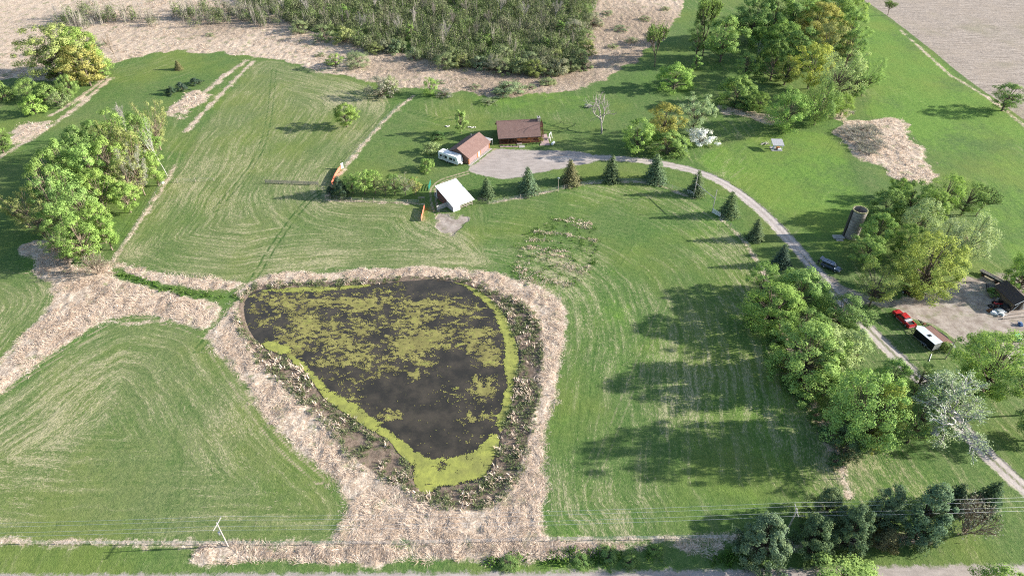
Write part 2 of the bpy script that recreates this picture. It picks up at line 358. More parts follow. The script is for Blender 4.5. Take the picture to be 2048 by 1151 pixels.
def graded(lo, hi, f):
    out = [lo]
    while out[-1] < hi: out.append(out[-1] + f(out[-1]))
    return np.array(out)
_xh = graded(0, 300, lambda v: .5 if v < 100 else .5 + (v - 100) * .0045)
gx = np.concatenate([[-6000, -3000, -1500, -800, -500, -380], -_xh[::-1], _xh[1:], [380, 500, 800, 1500, 3000, 6000]])
gy = np.concatenate([[-800, -300, -100, 0, 25, 40, 46], graded(50, 385, lambda v: .42 + (v - 50) * .0024), [420, 470, 560, 700, 1000, 1600, 3000, 6000]])
GX, GY = np.meshgrid(gx, gy); SH = GX.shape
LA, LREG, LZ = land(GX.ravel(), GY.ravel())
far = (np.abs(GX.ravel()) > 305) | (GY.ravel() > 390) | (GY.ravel() < 48); LZ[far] = 0
LZ2 = LZ.reshape(SH)
def ground_z(x, y):
    i = np.clip(np.searchsorted(gx, x) - 1, 0, len(gx) - 2); j = np.clip(np.searchsorted(gy, y) - 1, 0, len(gy) - 2)
    fx = (x - gx[i]) / (gx[i + 1] - gx[i]); fy = (y - gy[j]) / (gy[j + 1] - gy[j])
    return (LZ2[j, i] * (1 - fx) + LZ2[j, i + 1] * fx) * (1 - fy) + (LZ2[j + 1, i] * (1 - fx) + LZ2[j + 1, i + 1] * fx) * fy

def ground_material():
    t = NT('land_surface'); p = t.pos(); x, y, _z = t.sep(p)
    a = {k: t.attr(k) for k in ('s_reed', 's_mud', 's_grav', 's_dirt', 's_plow', 'u', 'straw', 'lush', 'track', 'centre', 'brown_shade', 'rut')}
    big = t.noise(p, .03, 4, .6); mid = t.noise(p, .35, 4, .6); fine = t.noise(p, 2.2, 4, .7); tiny = t.noise(p, 7.0, 2, .7)
    # grass
    gf = t.math('ADD', a['lush'], t.math('MULTIPLY', t.math('SUBTRACT', mid, .5), .7))
    pale = (.172, .208, .085); green = (.074, .162, .034); crop = (.140, .290, .032)
    g = t.mix(t.step(gf, .05, .75), pale, green); g = t.mix(t.step(gf, .70, 1.10), g, crop)
    g = t.mix(t.step(t.noise(p, 1.1, 5, .75), .30, .70), t.mix(.5, g, (.040, .085, .022)), t.mix(.30, g, (.29, .30, .12)))
    g = t.mix(t.step(tiny, .38, .62, .45, 0), g, (.030, .065, .018))
    g = t.mix(t.step(big, .42, .68, 0, .45), g, (.175, .205, .045))
    # mown rows of straw left on the fields: they follow the direction the field was worked in
    wob = t.math('MULTIPLY', t.math('SUBTRACT', t.noise(p, .035, 3), .5), 6.0)
    uu = t.math('ADD', a['u'], wob)
    r1 = t.noise(t.vec(t.math('MULTIPLY', uu, .75), t.math('MULTIPLY', x, .07), t.math('MULTIPLY', y, .07)), 1.0, 4, .6)
    r2 = t.noise(t.vec(t.math('MULTIPLY', uu, 3.8), t.math('MULTIPLY', x, 1.3), t.math('MULTIPLY', y, 1.3)), 1.0, 4, .75)
    sn = t.math('SINE', t.math('MULTIPLY', uu, 4.4))
    rows = t.math('ADD', t.math('ADD', t.math('MULTIPLY', r1, .5), t.math('MULTIPLY', r2, .5)), t.math('MULTIPLY', sn, t.math('MULTIPLY', t.step(t.noise(p, .04, 3), .35, .65), .042)))
    st = t.math('ADD', a['straw'], t.math('MULTIPLY', t.math('SUBTRACT', mid, .5), .5))
    wide = t.step(t.math('SUBTRACT', r1, t.math('SUBTRACT', .72, t.math('MULTIPLY', st, .36))), -.06, .12)
    g = t.mix(t.step(rows, .34, .47, .5, 0), g, (.050, .105, .024))
    g = t.mix(t.math('MULTIPLY', wide, .22), g, (.28, .275, .145))
    th = t.math('SUBTRACT', .69, t.math('MULTIPLY', st, .24))
    rm = t.step(t.math('SUBTRACT', t.math('ADD', t.math('ADD', t.math('MULTIPLY', rows, .6), t.math('MULTIPLY', r2, .4)), t.math('MULTIPLY', t.math('SUBTRACT', tiny, .5), .25)), th), -.02, .09)
    strawc = t.mix(fine, (.34, .29, .17), (.56, .48, .33))
    g = t.mix(t.math('MULTIPLY', rm, .62), g, strawc)
    # wheel tracks
    tn = t.math('MULTIPLY', a['track'], t.step(mid, .25, .55))
    g = t.mix(t.step(tn, .1, .6, 0, .85), g, (.36, .29, .20))
    g = t.mix(t.step(t.math('MULTIPLY', tn, -1.0), .1, .6, 0, .8), g, (.036, .088, .018))
    def mask(s, amp, w=.25, n=mid, amp2=.6):
        v = t.math('ADD', s, t.math('MULTIPLY', t.math('SUBTRACT', n, .5), amp)); v = t.math('ADD', v, t.math('MULTIPLY', t.math('SUBTRACT', fine, .5), amp2))
        return t.step(v, -w, w)
    # dry reed
    sw = t.noise(p, .5, 5, .75, 1.8)
    rc = t.mix(t.step(sw, .3, .7), (.42, .315, .23), (.72, .60, .48)); rc = t.mix(t.step(fine, .35, .65), t.mix(.6, rc, (.17, .12, .08)), rc)
    rc = t.mix(t.step(t.noise(p, .22, 4, .7), .54, .68, 0, .7), rc, (.13, .175, .055))
    wt = t.step(t.math('ADD', a['brown_shade'], t.math('MULTIPLY', t.math('SUBTRACT', sw, .5), .9)), .25, .85)  # brown marsh ground, with tussock shadows mixed in as dark flecks
    rc = t.mix(t.math('MULTIPLY', wt, .75), rc, t.mix(t.step(fine, .4, .62), (.13, .095, .065), (.36, .275, .20)))
    rc = t.mix(t.math('MULTIPLY', t.step(t.noise(p, .9, 4, .75), .44, .36), t.math('ADD', t.math('MULTIPLY', a['brown_shade'], .5), .2)), rc, (.085, .065, .045))
    c = t.mix(mask(a['s_reed'], 3.4, .6, mid, 2.6), g, rc)
    # ploughed field, bare and streaked
    pn = t.noise(t.vec(t.math('MULTIPLY', x, .10), t.math('MULTIPLY', y, .9)), 1.0, 5, .75)
    pn = t.math('ADD', t.math('MULTIPLY', pn, .5), t.math('MULTIPLY', t.noise(p, .8, 5, .8), .5)); pc = t.mix(t.step(pn, .36, .64), (.17, .140, .115), (.42, .355, .30)); pc = t.mix(t.step(t.noise(p, .06, 3), .42, .62, 0, .4), pc, (.30, .245, .195)); pc = t.mix(t.step(big, .5, .75, 0, .35), pc, (.14, .15, .07))
    c = t.mix(mask(a['s_plow'], 1.4), c, pc)
    # mud at the pond
    mc = t.mix(t.step(sw, .3, .7), (.11, .08, .058), (.25, .19, .145)); mc = t.mix(t.step(t.noise(p, .6, 4, .7), .52, .66, 0, .8), mc, (.10, .115, .045))
    c = t.mix(mask(a['s_mud'], 1.2), c, mc)
    # farmyard earth
    dc = t.mix(t.step(t.noise(p, .45, 5, .7), .3, .7), (.215, .172, .142), (.40, .345, .30)); dc = t.mix(t.step(mid, .52, .68, 0, .5), dc, (.15, .16, .07))
    c = t.mix(mask(a['s_dirt'], 4.5, .8, t.noise(p, .25, 4)), c, dc)
    # gravel
    gn = t.noise(t.vec(t.math('MULTIPLY', x, .35), t.math('MULTIPLY', y, 1.2)), .8, 4, .7)
    gc = t.mix(t.step(gn, .3, .7), (.30, .255, .23), (.47, .405, .37)); gc = t.mix(t.step(tiny, .3, .7), t.mix(.25, gc, (.2, .17, .15)), gc)
    gc = t.mix(t.math('MULTIPLY', a['rut'], .7), t.mix(.25, gc, (.26, .23, .20)), (.54, .48, .435))
    c = t.mix(mask(a['s_grav'], 2.8, .45, t.noise(p, .45, 4, .7), 1.4), c, gc)
    c = t.mix(t.math('MULTIPLY', t.step(t.math('ADD', a['centre'], t.math('MULTIPLY', t.math('SUBTRACT', fine, .5), .6)), .3, .6), .7), c, (.13, .15, .06))
    h = t.math('ADD', t.math('MULTIPLY', fine, .5), t.math('MULTIPLY', tiny, .25)); h = t.math('ADD', h, t.math('MULTIPLY', rows, t.math('MULTIPLY', a['straw'], .9)))
    hard = t.math('MAXIMUM', t.step(a['s_grav'], -.2, .4), t.step(a['s_dirt'], -.2, .4))
    h = t.math('MULTIPLY', h, t.math('SUBTRACT', 1.0, t.math('MULTIPLY', hard, .75)))
    t.bsdf(c, .95, 0, .12, t.bump(h, .75, .28))
    return t.m
M_LAND = ground_material()
ncol = SH[1]
ii, jj = np.meshgrid(np.arange(ncol - 1), np.arange(SH[0] - 1)); base = (jj * ncol + ii).ravel()
QF = np.stack([base, base + 1, base + 1 + ncol, base + ncol], 1)
freg = LREG[QF]
fr = np.where((freg[:, 0] == freg[:, 1]) | (freg[:, 0] == freg[:, 2]), freg[:, 0], freg[:, 2])
VAll = np.stack([GX.ravel(), GY.ravel(), LZ], 1)
for rid, nm in enumerate(['ground', 'hay_field', 'lawn', 'crop_field', 'ploughed_field', 'reed_marsh', 'pond_bank', 'farmyard', 'gravel_driveway', 'gravel_road']):
    F = QF[fr == rid]
    if not len(F): continue
    used, inv = np.unique(F, return_inverse=True)
    me = np_mesh(nm, VAll[used], inv.reshape(F.shape), M_LAND, True)
    for k, v in LA.items():
        if k == 's_pond': continue
        at = me.attributes.new(k, 'FLOAT', 'POINT'); at.data.foreach_set('value', v[used].astype(np.float32))
    tag(link(nm, me), kind='structure')

# ------------------------------------------------------------------ pond water and what floats on it
def water_material():
    t = NT('pond_water'); p = t.pos()
    n = t.noise(p, .25, 4, .6); c = t.mix(t.step(n, .35, .7), (.030, .026, .019), (.062, .051, .036))
    c = t.mix(t.step(t.noise(p, 1.6, 4, .75), .58, .7, 0, .5), c, (.075, .070, .030))
    t.bsdf(c, .14, 0, .5, t.bump(t.noise(p, 3.0, 2), .15, .02)); return t.m
wx = np.arange(POND[:, 0].min() - 2, POND[:, 0].max() + 2, .16); wy = np.arange(POND[:, 1].min() - 2, POND[:, 1].max() + 2, .16)
WX, WY = np.meshgrid(wx, wy); wsd = sdf(POND, WX.ravel(), WY.ravel()).reshape(WX.shape)
def cells(mask, Z, name, mat):
    n = WX.shape[1]; j, i = np.nonzero(mask[:-1, :-1]); b = j * n + i
    F = np.stack([b, b + 1, b + 1 + n, b + n], 1); used, inv = np.unique(F, return_inverse=True)
    V = np.stack([WX.ravel(), WY.ravel(), Z.ravel()], 1)[used]
    return np_mesh(name, V, inv.reshape(F.shape), mat, True)
WL = -.14
def water_sheet():
    X, Y = np.meshgrid(np.arange(wx[0], wx[-1], .5), np.arange(wy[0], wy[-1], .5)); m = sdf(POND, X.ravel(), Y.ravel()).reshape(X.shape) > -.9
    n = X.shape[1]; j, i = np.nonzero(m[:-1, :-1]); b = j * n + i; F = np.stack([b, b + 1, b + 1 + n, b + n], 1); used, inv = np.unique(F, return_inverse=True)
    return np_mesh('pond_water', np.stack([X.ravel(), Y.ravel(), np.full(X.size, WL)], 1)[used], inv.reshape(F.shape), water_material(), True)
tag(link('pond_water', water_sheet()), kind='structure')
def dens(polys):
    d = np.zeros(WX.size)
    for pts, v, soft in polys:
        s = sdf(poly(pts), WX.ravel(), WY.ravel()); d = np.maximum(d, v * np.clip(s / soft + .5, 0, 1))
    return d.reshape(WX.shape)
n_al = fbm(WX * .20, WY * .40, 51, 5); n_al2 = fbm(WX * 1.1, WY * 1.6, 57, 4)
rimd = dens([([(828,900),(850,914),(880,918),(920,910),(958,894),(985,862),(1000,868),(992,900),(980,935),(966,956),(920,968),(866,974),(850,992),(832,984),(826,930)], 1, 1.2),
             ([(570,708),(600,718),(630,745),(655,776),(690,800),(722,812),(760,845),(790,872),(835,904),(835,940),(800,918),(770,880),(735,858),(690,830),(650,800),(620,760),(590,728)], 1, 1.0),
             ([(520,680),(560,686),(588,700),(560,710),(530,700)], .9, 1.0),
             ([(900,560),(930,572),(965,598),(990,628),(1000,660),(1010,690),(1006,730),(1014,760),(1006,800),(990,846),(1000,872),(1018,830),(1032,760),(1040,700),(1026,660),(1006,610),(965,575),(930,556)], .95, 1.0),
             ([(500,580),(560,574),(640,572),(740,566),(740,574),(640,582),(560,586)],   .85, 1.0)])
dith = np.random.default_rng(6).random(WX.shape) - .5
rim = (rimd + (n_al2 - .5) * 1.1 + (n_al - .5) * 1.2 + dith * .45 > .55) & (wsd > -.7)
mat_d = dens([([(500,590),(620,586),(760,584),(880,592),(960,612),(985,640),(930,662),(900,690),(870,700),(845,740),(780,760),(700,790),(640,755),(560,700),(520,660),(500,630)], .56, 6),
              ([(600,590),(820,590),(900,605),(960,640),(900,650),(760,620),(620,610)], .72, 4),
              ([(760,672),(880,668),(870,690),(830,712),(770,690)], .85, 3), ([(640,735),(760,735),(800,755),(700,785)], .66, 4), ([(810,742),(842,742),(838,762),(812,760)], .95, 1.5),
              ([(930,650),(1002,655),(1004,735),(960,738),(925,700)], .72, 4), ([(938,752),(992,756),(990,800),(950,795)], .62, 3), ([(915,828),(985,832),(980,856),(925,852)], .6, 3), ([(680,790),(800,800),(800,850),(740,835)], .52, 3), ([(500,590),(490,640),(560,690),(600,700),(560,640)], .5, 3)])
alg = (mat_d * .80 + (n_al - .5) * 1.2 + (n_al2 - .5) * 1.35 + dith * .42 > .475) & (wsd > .0) & ~rim
speck = (np.random.default_rng(5).random(WX.shape) > .992) & (wsd > .5) & (n_al > .42) & ~rim
def mat_material(name, a, b, c):
    t = NT(name); p = t.pos(); n = t.noise(p, .5, 5, .7); f = t.noise(p, 4, 3, .7)
    cc = t.mix(t.step(n, .3, .7), a, b); cc = t.mix(t.step(f, .4, .75, 0, .6), cc, c)
    cc = t.mix(t.step(t.noise(p, .17, 3), .48, .68, 0, .6), cc, c)
    t.bsdf(cc, .85, 0, .2, t.bump(f, .6, .06)); return t.m
M_DUCK = mat_material('duckweed', (.20, .215, .055), (.33, .345, .075), (.17, .17, .055))
M_ALG = mat_material('algae', (.17, .160, .052), (.29, .265, .085), (.12, .105, .04))
zz = WL + .015 + .05 * n_al2
tag(link('duckweed', cells(rim, zz + .01, 'duckweed', M_DUCK)), 'bright yellow green duckweed along the pond shore', 'duckweed', kind='stuff')
tag(link('floating_algae', cells(alg | speck, zz, 'floating_algae', M_ALG)), 'olive mats of algae floating on the dark pond', 'algae', kind='stuff')

# ------------------------------------------------------------------ reeds, sedge and grass that nobody could count
def scatter(n, box, accept, seed):
    r = np.random.default_rng(seed); x = r.uniform(box[0], box[1], n); y = r.uniform(box[2], box[3], n)
    k = accept(x, y); return x[k], y[k]
def blades(x, y, z, ang, tilt, length, width, r):
    n = len(x); d = np.stack([np.cos(ang) * np.cos(tilt), np.sin(ang) * np.cos(tilt), np.sin(tilt)], 1)
    sd = np.stack([-np.sin(ang), np.cos(ang), r.normal(0, .35, n)], 1); sd /= np.linalg.norm(sd, axis=1)[:, None]
    p = np.stack([x, y, z], 1); L = length[:, None]; W = width[:, None]
    m = p + d * L * .55 + np.array([0, 0, .04]); tip = p + d * L; tip[:, 2] -= length * .12
    V = np.stack([p - sd * W * .5, p + sd * W * .5, m + sd * W * .45, tip, m - sd * W * .45], 1).reshape(-1, 3)
    b = np.arange(n)[:, None] * 5
    T = np.concatenate([b + np.array([[0, 1, 2]]), b + np.array([[0, 2, 4]]), b + np.array([[4, 2, 3]])])
    return V, T
def blade_material(name, cols):
    t = NT(name); g = t.n('ShaderNodeNewGeometry'); r = g.outputs['Random Per Island']; p = t.pos()
    c = t.mix(t.step(r, 0, .55), cols[0], cols[1]); c = t.mix(t.step(r, .6, 1), c, cols[2]); c = t.mix(t.step(t.noise(p, .3, 3), .4, .7, 0, .4), c, cols[0])
    d = t.n('ShaderNodeBsdfDiffuse'); t.put(d.inputs[0], c); tr = t.n('ShaderNodeBsdfTranslucent'); t.put(tr.inputs[0], c)
    ms = t.n('ShaderNodeMixShader'); ms.inputs[0].default_value = .25; t.t.links.new(d.outputs[0], ms.inputs[1]); t.t.links.new(tr.outputs[0], ms.inputs[2])
    t.t.links.new(ms.outputs[0], t.out.inputs[0]); return t.m
M_REED = blade_material('dry_reed', [(.46, .345, .25), (.72, .59, .47), (.84, .73, .62)])
M_MARSH = blade_material('marsh_grass', [(.28, .205, .145), (.58, .46, .35), (.78, .66, .54)])
M_SEDGE = blade_material('sedge', [(.11, .15, .06), (.19, .23, .10), (.36, .35, .22)])
M_LUSH = blade_material('lush_grass', [(.06, .13, .025), (.10, .19, .035), (.18, .25, .07)])
def brown_shade_at(x, y):
    i = np.clip(np.searchsorted(gx, x) - 1, 0, len(gx) - 2); j = np.clip(np.searchsorted(gy, y) - 1, 0, len(gy) - 2); return LA['brown_shade'].reshape(SH)[j, i]
def reed_blades(name, polys, box, n, seed, ln, wd, tl, label, mat=M_REED, cat='reeds', avoid=True):
    r = np.random.default_rng(seed)
    def acc(x, y):
        s = np.full(x.shape, -9.0)
        for P in polys: s = np.maximum(s, sdf(P, x, y) + edge_wobble(P, x, y))
        k = s + (fbm(x * .5, y * .5, seed) - .5) * 3.0 + (np.random.default_rng(seed + 8).random(x.shape) - .5) * 3.4 > .3
        if avoid: k &= (sdf(BANK, x, y) + (fbm(x * .7, y * .7, seed + 3) - .5) * 2.5 < 0)
        k &= (fbm(x * .18, y * .18, seed + 9) < (.52 if seed == 107 else .60)) & (np.random.default_rng(seed + 4).random(x.shape) > brown_shade_at(x, y) * .8)
        k &= pdist(DITCH, x, y) > 1.3
        for L, g, sg in TRACKS: k &= np.abs(pdist(L, x, y) - g) > .45
        return k
    x, y = scatter(n, box, acc, seed); m = len(x)
    ang = fbm(x * .16, y * .16, seed + 1, 3) * 18 + r.normal(0, .55, m)
    V, T = blades(x, y, ground_z(x, y) - .03, ang, np.abs(r.normal(tl, .25, m)), ln * r.uniform(.6, 1.3, m), wd * r.uniform(.6, 1.4, m), r)
    tag(link(name, np_mesh(name, V, T, mat)), label, cat, kind='stuff')
bb = lambda P: (P[:, 0].min(), P[:, 0].max(), P[:, 1].min(), P[:, 1].max())
reed_blades('pond_reeds', [RING], bb(RING), 250000, 101, .95, .048, .17, 'flattened tan dry reeds ringing the pond')
_lr = bb(LEFTREED); reed_blades('marsh_reeds', [LEFTREED, NORTHREED, GROVEFLOOR], (-125, _lr[1], _lr[2], bb(GROVEFLOOR)[3]), 190000, 103, .95, .052, .17, 'pale dry reeds in the marsh west of the pond')
reed_blades('roadside_reeds', [SOUTHREED], bb(SOUTHREED), 32000, 105, .9, .048, .3, 'tan dry reeds along the road fence')
reed_blades('marsh_tussocks', [MARSH], (-215, 75, 228, 372), 130000, 107, 1.1, .10, .5, 'pale tussocky marsh grass around the brushy thicket', M_MARSH)
reed_blades('hollow_reeds', [PATCH, PATCH2, PATCH3, STRIP, LEFTSTRIP], (-190, 180, 175, 275), 150000, 109, 1.1, .10, .4, 'dry tan grass in the small unmown hollows')
def tufts(name, n, box, accept, seed, mat, label, cat, ln=.7, wd=.12, per=9, sp=.3):
    r = np.random.default_rng(seed); x, y = scatter(n, box, accept, seed); m = len(x)
    X = np.repeat(x, per) + r.normal(0, sp, m * per); Y = np.repeat(y, per) + r.normal(0, sp, m * per)
    q = len(X); sc = np.repeat(r.uniform(.5, 1.5, m), per)
    V, T = blades(X, Y, ground_z(X, Y) - .04, r.uniform(0, 6.28, q), r.uniform(.5, 1.4, q), ln * sc * r.uniform(.7, 1.2, q), wd * sc, r)
    tag(link(name, np_mesh(name, V, T, mat)), label, cat, kind='stuff')
SWIRL = poly([(1015,540),(1040,480),(1090,445),(1150,430),(1198,455),(1192,520),(1150,572),(1070,575)])
def acc_swirl(x, y):
    d = np.hypot(x - 2, y - 98); return (sdf(SWIRL, x, y) + (fbm(x * .3, y * .3, 81) - .5) * 6 > 0) & (fbm(d * .8, x * .12 + y * .1, 83, 3) > .52)
def acc_bank(x, y):
    s = sdf(BANK, x, y); w = sdf(POND, x, y)
    return (s > -.9) & (w < -.5 + (fbm(x, y, 77) - .5)) & (fbm(x * .5, y * .5, 78) > .47)
tufts('bank_sedge', 22000, bb(BANK), acc_bank, 111, M_SEDGE, 'green sedge tufts on the muddy pond bank', 'sedge', .55, .075, 9, .2)
tufts('bank_dead_sedge', 5200, bb(BANK), lambda x, y: (sdf(BANK, x, y) > -.6) & (sdf(POND, x, y) < -.6) & (fbm(x * .4, y * .4, 88) > .5), 113, M_REED, 'dead tan sedge tufts on the muddy pond bank', 'sedge', .8, .11, 9, .3)
tufts('dry_tussocks', 1900, bb(SWIRL), acc_swirl, 119, M_REED, 'curved rows of pale dry tussocks in the field above the pond', 'grass', .45, .07, 9, .3)
tufts('swirl_grass', 380, bb(SWIRL), lambda x, y: sdf(SWIRL, x, y) > -1, 121, M_LUSH, 'rank green grass between the dry tussocks above the pond', 'grass', .5, .1, 9, .35)
tufts('ditch_grass', 420, bb(DITCH), lambda x, y: pdist(DITCH, x, y) < 1.25, 115, M_LUSH, 'lush dark green grass filling the ditch', 'grass', .5, .14, 10, .3)
_v0, _v1 = G(960, 1128), G(1480, 1100)
tufts('roadside_weeds', 700, (_v0[0], _v1[0] + 2, _v0[1], _v1[1]), lambda x, y: (fbm(x * .3, y * .4, 93) + .35 * fbm(x * 1.5, y * 1.5, 94) > .74), 117, M_LUSH, 'lush green weeds on the road verge', 'weeds', .55, .14, 10, .35)

# ------------------------------------------------------------------ tree prototypes
def leaf_material():
    t = NT('leaves'); oi = t.n('ShaderNodeObjectInfo'); g = t.n('ShaderNodeNewGeometry'); r = g.outputs['Random Per Island']
    base = oi.outputs['Color']; p = t.obj()
    n = t.noise(p, .55, 3, .6)
    c = t.mix(t.step(r, 0, 1, 0, .30), base, t.mix(.5, base, (.02, .045, .012)))
    c = t.mix(t.step(n, .45, .75, 0, .55), c, t.mix(.5, base, (.46, .52, .18)))
    d = t.n('ShaderNodeBsdfDiffuse'); t.put(d.inputs[0], c)
    tr = t.n('ShaderNodeBsdfTranslucent'); t.put(tr.inputs[0], t.mix(.35, c, t.mix(1.0, c, (.9, 1.0, .25), 'MULTIPLY')))
    ms = t.n('ShaderNodeMixShader'); ms.inputs[0].default_value = .30
    t.t.links.new(d.outputs[0], ms.inputs[1]); t.t.links.new(tr.outputs[0], ms.inputs[2]); t.t.links.new(ms.outputs[0], t.out.inputs[0]); return t.m
def bark_material():
    t = NT('bark'); oi = t.n('ShaderNodeObjectInfo'); p = t.obj(); n = t.noise(p, 2.5, 4, .7)
    c = t.mix(t.step(n, .3, .7), t.mix(.55, oi.outputs['Color'], (.02, .017, .013)), oi.outputs['Color'])
    t.bsdf(c, .9, 0, .15, t.bump(n, .6, .05)); return t.m
M_LEAF, M_BARK = leaf_material(), bark_material()
def tube_np(pts, rad, n=5):
    pts = np.asarray(pts, float); k = len(pts); V = []
    for i in range(k):
        d = pts[min(i + 1, k - 1)] - pts[max(i - 1, 0)]; d = d / (np.linalg.norm(d) + 1e-9)
        a = np.array([1., 0, 0]) if abs(d[0]) < .8 else np.array([0, 1., 0]); u = np.cross(d, a); u /= np.linalg.norm(u); w = np.cross(d, u)
        t = np.arange(n) * 2 * math.pi / n
        V.append(pts[i] + rad[i] * (np.cos(t)[:, None] * u + np.sin(t)[:, None] * w))
    V = np.concatenate(V); F = []
    for i in range(k - 1):
        for j in range(n): F.append((i * n + j, i * n + (j + 1) % n, (i + 1) * n + (j + 1) % n, (i + 1) * n + j))
    return V, np.array(F)
def join(parts):
    V = []; F = []; o = 0
    for v, f in parts: V.append(v); F.append(f + o); o += len(v)
    return np.concatenate(V), np.concatenate(F)
def leaves_np(P, N, S, r, aspect=.75):
    n = len(P); N = N / (np.linalg.norm(N, axis=1)[:, None] + 1e-9)
    a = r.normal(0, 1, (n, 3)); u = np.cross(N, a); u /= np.linalg.norm(u, axis=1)[:, None] + 1e-9; w = np.cross(N, u)
    S = S[:, None]; b = N * S * .22
    V = np.stack([P - u * S * .5, P - w * S * .5 * aspect + b, P + u * S * .5, P + w * S * .5 * aspect + b], 1).reshape(-1, 3)
    return V, np.arange(4 * n).reshape(n, 4)
PROF = {'round': lambda t: np.sqrt(np.clip(1 - (2 * t - .92) ** 2 / 1.18, .02, 1)), 'oval': lambda t: np.clip(np.sin(np.pi * (t * .86 + .10)), .05, 1) ** .8,
        'vase': lambda t: .45 + .6 * np.sin(np.clip(t, 0, 1) * 2.25), 'cone': lambda t: 1.02 - .9 * t ** 1.1, 'pine': lambda t: np.clip(1.05 - .72 * t ** 1.5, .1, 1) * (.8 + .2 * np.cos(t * 22)),
        'dome': lambda t: np.sqrt(np.clip(1.02 - t * t, .03, 1)), 'spire': lambda t: np.clip(.55 + .5 * np.sin(t * 2.6) - .5 * t, .08, 1)}
def make_tree(seed, H=12., R=5., cb=.16, shape='round', K=80, per=75, leaf=.40, cr=1.05, limbs=26, trunk_r=.24, flat=.72, stems=1, lean=.03, shell=.35):
    r = np.random.default_rng(seed); wood = []
    prof = PROF[shape]
    t = r.random(K * 6); keep = r.random(K * 6) < (.35 + .65 * prof(t)); t = t[keep][:K]; k = len(t)
    th = r.uniform(0, 2 * math.pi, k); rr = (shell + (1 - shell) * r.random(k)) ** .6
    lob = 1 + .20 * np.sin(3 * th + seed) * np.sin(4.3 * t + seed * 1.7) + .16 * np.sin(5 * th + 2.1 * seed + 6 * t) + r.normal(0, .07, k)
    rad = R * prof(t) * rr * lob
    C = np.stack([rad * np.cos(th), rad * np.sin(th), H * (cb + (1 - cb) * t * .97)], 1)
    # trunk and limbs
    bend = r.normal(0, lean * H, 2); top = .8 if shape not in ('vase', 'dome') else .45
    def axis(z, q=0): f = z / H; return np.array([bend[0] * f * f, bend[1] * f * f, z]) + (np.array([math.cos(q), math.sin(q), 0]) * f * R * .45 if stems > 1 else 0)
    for s in range(stems):
        q = s * 2 * math.pi / stems + seed
        zs = np.linspace(0, H * top, 6); wood.append(tube_np([axis(z, q) for z in zs], trunk_r * (1 - .82 * zs / (H * top)) / math.sqrt(stems) + .02, 6))
    for i in r.permutation(k)[:limbs]:
        q = (r.integers(stems)) * 2 * math.pi / stems + seed
        z0 = min(H * top * .92, max(H * cb * .7, C[i, 2] * r.uniform(.35, .62))); p0 = axis(z0, q); p2 = C[i]; p1 = p0 * .45 + p2 * .55 + np.array([0, 0, -.06 * H * r.random()])
        p1[2] = max(p1[2], z0)
        ss = np.linspace(0, 1, 5)[:, None]; pts = (1 - ss) ** 2 * p0 + 2 * ss * (1 - ss) * p1 + ss * ss * p2
        r0 = trunk_r * .5 * (1 - z0 / H); wood.append(tube_np(pts, np.linspace(r0, .025, 5), 4))
    # leaves around the clump centres
    n = k * per; idx = np.repeat(np.arange(k), per); cs = cr * r.uniform(.65, 1.35, k)[idx]
    d = r.normal(0, 1, (n, 3)); d /= np.linalg.norm(d, axis=1)[:, None]; q = r.random(n) ** .45
    off = d * (q * cs)[:, None]; off[:, 2] *= flat; P = C[idx] + off
    P[:, 2] = np.maximum(P[:, 2], .12 * H * cb + .15)
    out = P - np.array([0, 0, H * .45]); out /= np.linalg.norm(out, axis=1)[:, None]
    N = d * .85 + out * .65 + np.array([0, 0, .25]) + r.normal(0, .30, (n, 3))
    S = leaf * r.uniform(.6, 1.35, n)
    cv, cf = leaves_np(P, N, S, r); wv, wf = join(wood)
    return dict(H=H, R=R, trunk=np_mesh('trunk', wv, wf, M_BARK, True), crown=np_mesh('crown', cv, cf, M_LEAF), cb=cb)
def make_spruce(seed, H=7., R=2.6, dens=1.15, leaf=.40, rag=.12):
    r = np.random.default_rng(seed); P = []; N = []; S = []
    nl = int(22 * dens)
    for i in range(nl):
        f = (i + r.random() * .5) / nl; z = H * (.04 + .94 * f); rad = R * (1 - f) ** .75 * (1 + r.normal(0, rag)) + .16
        nb = max(5, int(15 * (1 - f) + 5))
        for b in range(nb):
            th = 2 * math.pi * (b + r.random() * .7) / nb; L = rad * r.uniform(.75, 1.12); m = max(4, int(L / .13))
            s = (np.arange(m) + r.random(m)) / m
            x = s * L; zz_ = z - .28 * x * (1 - f) + .10 * x * x / max(L, .3) * .5 + r.normal(0, .05, m)
            side = r.normal(0, .13 + .10 * s, m)
            P.append(np.stack([np.cos(th) * x - np.sin(th) * side, np.sin(th) * x + np.cos(th) * side, zz_], 1))
            N.append(np.stack([np.cos(th) * .55 + r.normal(0, .35, m), np.sin(th) * .55 + r.normal(0, .35, m), .75 + r.normal(0, .25, m)], 1)); S.append(leaf * r.uniform(.7, 1.3, m) * (1.1 - .25 * f))
    P = np.concatenate(P); N = np.concatenate(N); S = np.concatenate(S); P[:, 2] = np.maximum(P[:, 2], .1)
    cv, cf = leaves_np(P, N, S, r, .55); tv, tf = tube_np([(0, 0, 0), (0, 0, H * .5), (0, 0, H * .96)], [.14, .09, .02], 6)
    return dict(H=H, R=R, trunk=np_mesh('trunk', tv, tf, M_BARK, True), crown=np_mesh('crown', cv, cf, M_LEAF), cb=0)
